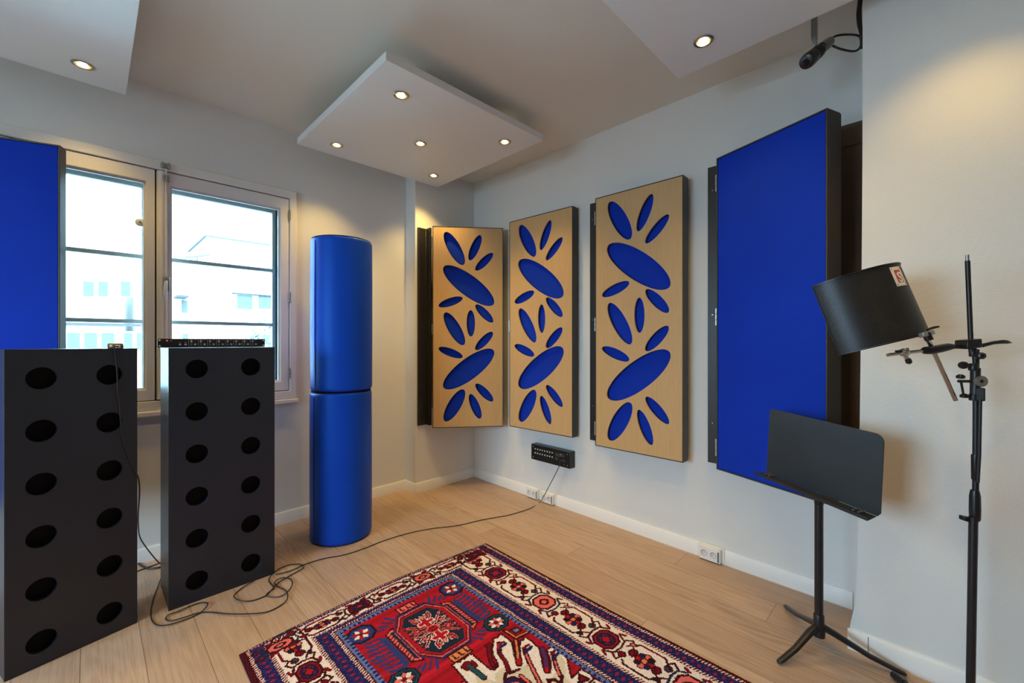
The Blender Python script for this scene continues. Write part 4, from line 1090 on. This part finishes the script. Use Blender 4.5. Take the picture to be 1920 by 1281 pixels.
        pg(oct_(cx, 42.3, 12.2, 16.0, .56), 'dred', 'pink', .5); pg(oct_(cx, 42.3, 11.6, 14.8, .56), 'red')
        pg(oct_(cx, 42.3, 10.2, 14.2, .60), 'dkg')
        for k in range(9):                      # saw-tooth of red into the dark ground
            for s in (-1, 1):
                y = 33 + k * 2.3; pg([(cx + s * 10.9, y), (cx + s * 8.2, y + 1), (cx + s * 10.9, y + 2.1)], 'red')
        # red crosses with hooked arms, outlined in pink
        for q in (-1, 1):
            for s in (-1, 1):
                for path in ([(1.0, 2.2), (4.6, 4.8), (7.2, 4.0)], [(.8, 5.6), (4.2, 8.6), (4.4, 11.4)], [(2.2, .6), (6.6, 1.6), (8.8, .4)], [(3.4, 3.2), (8.0, 7.4)], [(5.6, 2.0), (8.8, 3.6)]):
                    pts = [(cx + s * x, 42.3 + q * y) for x, y in path]; ln(pts, 1.35, 'pink' if s * q > 0 else 'lpink'); ln(pts, .75, 'dred')
                pg(oct_(cx + s * 6.0, 42.3 + q * 2.9, 1.0, .8), 'pink', 'dred', .4); pg(oct_(cx + s * 3.0, 42.3 + q * 10.0, .9, .8), 'dred', 'pink', .4)
            y = 42.3 + q * 5.6
            ln([(cx, y - 3.4), (cx, y + 3.4)], 3.0, 'lpink'); ln([(cx - 2.9, y), (cx + 2.9, y)], 2.8, 'lpink')
            ln([(cx, y - 3.2), (cx, y + 3.2)], 2.1, 'red'); ln([(cx - 2.7, y), (cx + 2.7, y)], 1.9, 'red')
            for k in range(3): ln([(cx - 2.2 + k * 2.2, y + q * 3.2), (cx - 2.2 + k * 2.2, y + q * 5.0)], 1.0, 'lpink'); ln([(cx - 2.2 + k * 2.2, y + q * 3.0), (cx - 2.2 + k * 2.2, y + q * 4.7)], .55, 'red')
        pg(oct_(cx, 42.3, 2.6, 2.0), 'dred', 'pink', .5); ln([(cx - 2.4, 42.3), (cx + 2.4, 42.3)], .8, 'red')
        # small combs of orange-pink above and below
        for y0, y1, c in ((20.6, 24.6, 'pink'), (60.0, 64.4, 'orange')):
            pg([(cx - 5.2, y0), (cx + 4.2, y0), (cx + 4.2, y1), (cx - 5.2, y1)], c, 'mar', .7)
            for k in range(3): ln([(cx - 3.4 + k * 2.9, y0 + 1), (cx - 3.4 + k * 2.9, y1 - 1.2), (cx - 2.2 + k * 2.9, y1 - 1.2)], .8, 'mar')
        # star rosettes
        for (x, y, g, cc) in ((86.9, 24.4, 'navy', 'red'), (39.7, 24.2, 'navy', 'red'), (40.0, 58, 'green', 'pink'), (86.0, 58.6, 'green', 'pink')):
            r = 5.6; pg(oct_(x, y, r, r * .85), g, 'dark', .8); pg(oct_(x, y, r * .86, r * .7), 'navy2' if g == 'navy' else 'dkg')
            for k in range(8):
                an = k * PI / 4 + PI / 8; dx, dy = math.cos(an), math.sin(an) * .85
                pg([(x + dx * .7, y + dy * .7), (x + dx * 2.4 - dy * 1.1, y + dy * 2.4 + dx * 1.1), (x + dx * 4.1, y + dy * 4.1), (x + dx * 2.4 + dy * 1.1, y + dy * 2.4 - dx * 1.1)], 'white' if k % 2 else cc)
            pg(oct_(x, y, 1.1, 1.0), 'dred')
    both(field)
    # ---- great pale hooked figure in the middle of the rug (one design, points measured in cm on the rug)
    B = BODY
    for pts, c, ol, w in B:
        for mir in (0, 1):
            q = [(u, 2 * VM - v) if mir else (u, v) for u, v in pts]
            if ol == 'line': line(q, w, c)
            else:
                poly(q, c)
                if ol: outl(q, w, ol)
    # ---- borders
    dl = U.copy(); dr = Wc - U; df = V.copy(); dn = Lc - V
    rL = [2.2, 3.4, 8.0, 9.6, 23.4, 25.0, 30.4, 31.9, 34.7]; rR = [2.0, 3.4, 7.9, 9.6, 27.6, 29.2, 35.2, 36.6, 39.2]; rF = [.9, 1.5, 2.4, 3.0, 12.2, 12.9, 14.6, 15.3, 18.2]
    ev = [0, 2.2, 3.4, 8.0, 9.6, 24, 25.6, 31, 32.4, 35]          # common depth scale
    jit = jr.normal(0, .15, U.shape)
    qL = np.interp(dl + jit, [0] + rL, ev); qR = np.interp(dr + jit, [0] + rR, ev)
    qF = np.interp(df + jit, [0] + rF, ev); qN = np.interp(dn + jit, [0] + rF, ev)
    side = np.minimum(qL, qR); end = np.minimum(qF, qN); q = np.minimum(side, end)
    horiz = end < side; s = np.where(horiz, U, V)
    inb = q < 35
    put(inb, 'mar')
    put((q >= 32.4) & inb, 'blue')
    tooth = (np.floor(s / 1.1) % 2 == 0) & (q >= 33.7) & inb; put(tooth, 'navy')
    put((q >= 32.4) & (q < 32.9), 'mar')
    for a, b in ((2.2, 3.4), (8.0, 9.6), (24, 25.6), (31, 32.4)):
        m = (q >= a) & (q < b); put(m, 'lpink'); put(m & ((np.floor((s + (q - a) * .55) / .62) % 2) == 0), 'mar')
    m = (q >= 0) & (q < 2.2); img[m] = np.array(C['mar']) * (.55 + .9 * jr.random(m.sum()))[:, None]
    for a, b in ((3.4, 8.0), (25.6, 31)):
        m = (q >= a) & (q < b); put(m, 'navy')
        mc = (a + b) / 2; per = 2.9
        ph = (s / per) % 1 - .5; alt = np.floor(s / per) % 2
        rr = np.abs(ph) * per; tt = np.abs(q - mc - (alt - .5) * .5)
        put(m & (rr * 1.0 + tt * .62 < .98), 'pur'); put(m & (rr + tt * .7 < .55), 'red')
        ph2 = ((s + per / 2) / per) % 1 - .5; put(m & (np.abs(ph2) * per + np.abs(tt - 1.4) < .55), 'navy2')
    m = (q >= 9.6) & (q < 24); put(m, 'white')
    def main(T, s0, s1, wcm):
        """vine border: t runs across the pale ground 0..1, s along it in cm"""
        def pg(pts, c, ol=None, w=.8):
            z = [T(*p) for p in pts]; poly(z, c)
            if ol: outl(z, w, ol)
        def ln(pts, w, c): line([T(*p) for p in pts], w, c)
        def O(s, t, a, b, k=.5): return [(s - a, t - b * k), (s - a * k, t - b), (s + a * k, t - b), (s + a, t - b * k), (s + a, t + b * k), (s + a * k, t + b), (s - a * k, t + b), (s - a, t + b * k)]
        k = 0; p = 17.3; s = s0
        while s < s1:
            if k % 2 == 0:
                c1 = 'pink' if (k // 2) % 2 == 0 else 'red'
                for e in (-1, 1):               # angular calyx around the medallion
                    ln([(s + e * 3.2, .5 - .34), (s + e * 6.2, .5 - .24), (s + e * 7.0, .5), (s + e * 6.2, .5 + .24), (s + e * 3.2, .5 + .34)], 1.0, 'dkg' if (k // 2) % 2 == 0 else 'mar')
                    ln([(s + e * 6.0, .78), (s + e * 8.6, .88), (s + e * 9.4, .70), (s + e * 7.6, .62)], .9, 'mar')
                    ln([(s + e * 6.0, .22), (s + e * 8.6, .10), (s + e * 10.2, .22), (s + e * 8.2, .36)], .9, 'mar')
                    ln([(s + e * 2.5, .86), (s + e * 4.6, .93)], 1.3, 'dred'); ln([(s + e * 2.5, .12), (s + e * 4.6, .06)], 1.3, 'dred')
                pg(O(s, .5, 4.8, .29), c1, 'mar', 1.1)
                if (k // 2) % 2: pg(O(s, .5, 3.6, .21), 'navy', 'mar', .6)
                pg(O(s, .5, 2.3, .13), 'dred' if (k // 2) % 2 == 0 else 'red'); 
                for e in (-1, 1): ln([(s + e * 2.4, .5), (s, .5 + e * .15)], .7, 'dark'); ln([(s - e * 2.4, .5), (s, .5 + e * .15)], .7, 'dark')
                pg(O(s, .5, 1.1, .07), c1)
            else:
                for j in range(8):
                    an = j * PI / 4; a_, b_ = math.cos(an), math.sin(an)
                    pg(O(s + a_ * 2.7, .5 + b_ * .165, 1.25, .075), ('red', 'navy', 'pink', 'dark')[j % 4], 'mar', .45)
                pg(O(s, .5, 1.2, .08), 'orange', 'mar', .5)
                for e in (-1, 1):
                    pg(O(s + e * 5.4, .5 + e * .06, 1.6, .12, .3), 'dred', 'mar', .7); ln([(s + e * 4, .5), (s + e * 7.4, .5 + e * .25)], .8, 'mar')
                    ln([(s - 5.2, .5 + e * .40), (s + 5.2, .5 + e * .40)], 1.0, 'mar' if e > 0 else 'dred'); ln([(s + 5.2, .5 + e * .40), (s + 6.6, .5 + e * .30)], 1.0, 'mar'); ln([(s - 5.2, .5 + e * .40), (s - 6.6, .5 + e * .30)], 1.0, 'mar')
                    pg(O(s + e * 8.3, .5 - e * .16, 1.5, .09, .3), 'green' if e > 0 else 'dred', 'mar', .6); pg(O(s - e * 7.6, .5 - e * .28, 1.2, .05, .3), 'pink', 'mar', .5)
                    pg(O(s + e * 6.9, .5 + e * .30, 1.0, .06, .3), 'dark')
            s += p; k += 1
    main(lambda s, t: (9.6 + t * 13.8, s), 29.4 - 34.6, Lc, 13.8)
    main(lambda s, t: (Wc - 9.6 - t * 18.0, s), 29.4 - 34.6, Lc, 18)
    main(lambda s, t: (s, 3.0 + t * 9.2), 13.0, Wc - 8, 9.2)
    main(lambda s, t: (s, Lc - 3.0 - t * 9.2), 13.0, Wc - 8, 9.2)
    img *= (1 + jr.normal(0, .085, (nv, nu)))[:, :, None]
    img = np.clip(img, 0, 1)
    # ---- mesh: a grid of knots with soft bowed edges and a thin body
    gu, gv = np.meshgrid(np.arange(nu + 1) * K, np.arange(nv + 1) * K)
    bow = -4.2 * np.sin(PI * gu / Wc) * np.clip(1 - gv / 30, 0, 1)
    x = -2.104 + (gu * (1 - .018 * np.clip(gv / 100, 0, 1))) / 100 - .004 * np.sin(gv / 19.) * (gu < 3)
    y = -1.065 - (gv + bow) / 100
    z = .0085 + jr.normal(0, .0005, gu.shape)
    z += .0015 * np.sin(gu / 9 + gv / 23)
    ed = np.minimum(np.minimum(gu, Wc - gu), np.minimum(gv, Lc - gv)); z -= .004 * np.clip(1 - ed / 1.2, 0, 1)
    vt = np.stack([x, y, z], -1).reshape(-1, 3)
    idx = np.arange((nu + 1) * (nv + 1)).reshape(nv + 1, nu + 1)
    quads = np.stack([idx[:-1, :-1], idx[1:, :-1], idx[1:, 1:], idx[:-1, 1:]], -1).reshape(-1, 4)
    loop = np.concatenate([idx[0, :-1], idx[:-1, -1], idx[-1, :0:-1], idx[:0:-1, 0]])
    low = vt[loop].copy(); low[:, 2] = .0012; n0 = len(vt); nl = len(loop)
    vt = np.concatenate([vt, low]); k = np.arange(nl); k2 = (k + 1) % nl
    sides = np.stack([loop[k], loop[k2], n0 + k2, n0 + k], -1)
    allq = np.concatenate([quads, sides])
    me = bpy.data.meshes.new('pile')
    me.vertices.add(len(vt)); me.vertices.foreach_set('co', vt.astype(np.float32).ravel())
    me.loops.add(allq.size); me.loops.foreach_set('vertex_index', allq.astype(np.int32).ravel())
    me.polygons.add(len(allq)); me.polygons.foreach_set('loop_start', (np.arange(len(allq)) * 4).astype(np.int32)); me.update(calc_edges=True)
    col = np.ones((len(allq), 4, 4), np.float32); col[:len(quads), :, :3] = img.reshape(-1, 1, 3); col[len(quads):, :, :3] = np.array(C['mar'])
    at_ = me.color_attributes.new('knots', 'FLOAT_COLOR', 'CORNER'); at_.data.foreach_set('color', col.ravel())
    n = NT('knotted_wool'); a = n.n('ShaderNodeAttribute'); a.attribute_name = 'knots'
    n.bsdf(a.outputs['Color'], .95, 0, n.bump(n.noise(n.coord(), 700, 1), .5, .002), .1)
    o = thing('rug', 'red oriental knotted rug with navy and cream borders on the oak floor', 'rug', (-1.44, -2.13, 0))
    me.transform(Matrix.Translation((1.44, 2.13, 0)))
    finish('pile', me, n.m, o, smooth=False, fixn=False)
    return o
rug()

# ------------------------------------------------------------------ daylight, viewpoint, exposure
W = bpy.data.worlds.new('overcast'); S.world = W; W.use_nodes = True
nt = W.node_tree; bg = nt.nodes['Background']; bg.inputs[1].default_value = SKY
# overcast sky: brightest overhead, dimmer towards the horizon
tc = nt.nodes.new('ShaderNodeTexCoord'); sx = nt.nodes.new('ShaderNodeSeparateXYZ'); mr = nt.nodes.new('ShaderNodeMapRange'); mx = nt.nodes.new('ShaderNodeMix'); mx.data_type = 'RGBA'
nt.links.new(tc.outputs['Generated'], sx.inputs[0]); nt.links.new(sx.outputs[2], mr.inputs[0])
mr.inputs[1].default_value = -.02; mr.inputs[2].default_value = .95
nt.links.new(mr.outputs[0], mx.inputs[0]); mx.inputs[6].default_value = (*[.55 * c for c in SKYC], 1); mx.inputs[7].default_value = (*[1.6 * c for c in SKYC], 1)
nt.links.new(mx.outputs[2], bg.inputs[0])
def portal(name, loc, rot, sx, sy):
    L = bpy.data.lights.new(name, 'AREA'); L.shape = 'RECTANGLE'; L.size = sx; L.size_y = sy; L.cycles.is_portal = True
    o = bpy.data.objects.new(name, L); COL.objects.link(o); o.location = loc; o.rotation_euler = rot
portal('window_daylight', ((wx0 + wx1) / 2, WY + .36, (wz0 + wz1) / 2), (-PI / 2, 0, 0), wx1 - wx0, wz1 - wz0)
portal('side_window_daylight', (X0 - .31, (vy0 + vy1) / 2, (vz0 + vz1) / 2), (0, -PI / 2, 0), vz1 - vz0, vy1 - vy0)
cam = bpy.data.cameras.new('camera'); cam.lens = F / 1920 * 36; cam.sensor_width = 36; cam.clip_start = .05; cam.clip_end = 200
co = bpy.data.objects.new('camera', cam); COL.objects.link(co)
co.location = CAM; co.rotation_euler = (PI / 2, 0, -PI / 4)
S.camera = co
S.view_settings.view_transform = 'Standard'; S.view_settings.look = 'None'; S.view_settings.gamma = 1; S.view_settings.use_curve_mapping = False
S.view_settings.exposure = EXPO
S.cycles.max_bounces = 10; S.cycles.diffuse_bounces = 7; S.cycles.glossy_bounces = 4; S.cycles.transparent_max_bounces = 12
S.cycles.caustics_reflective = False; S.cycles.caustics_refractive = False
S.cycles.sample_clamp_indirect = 8
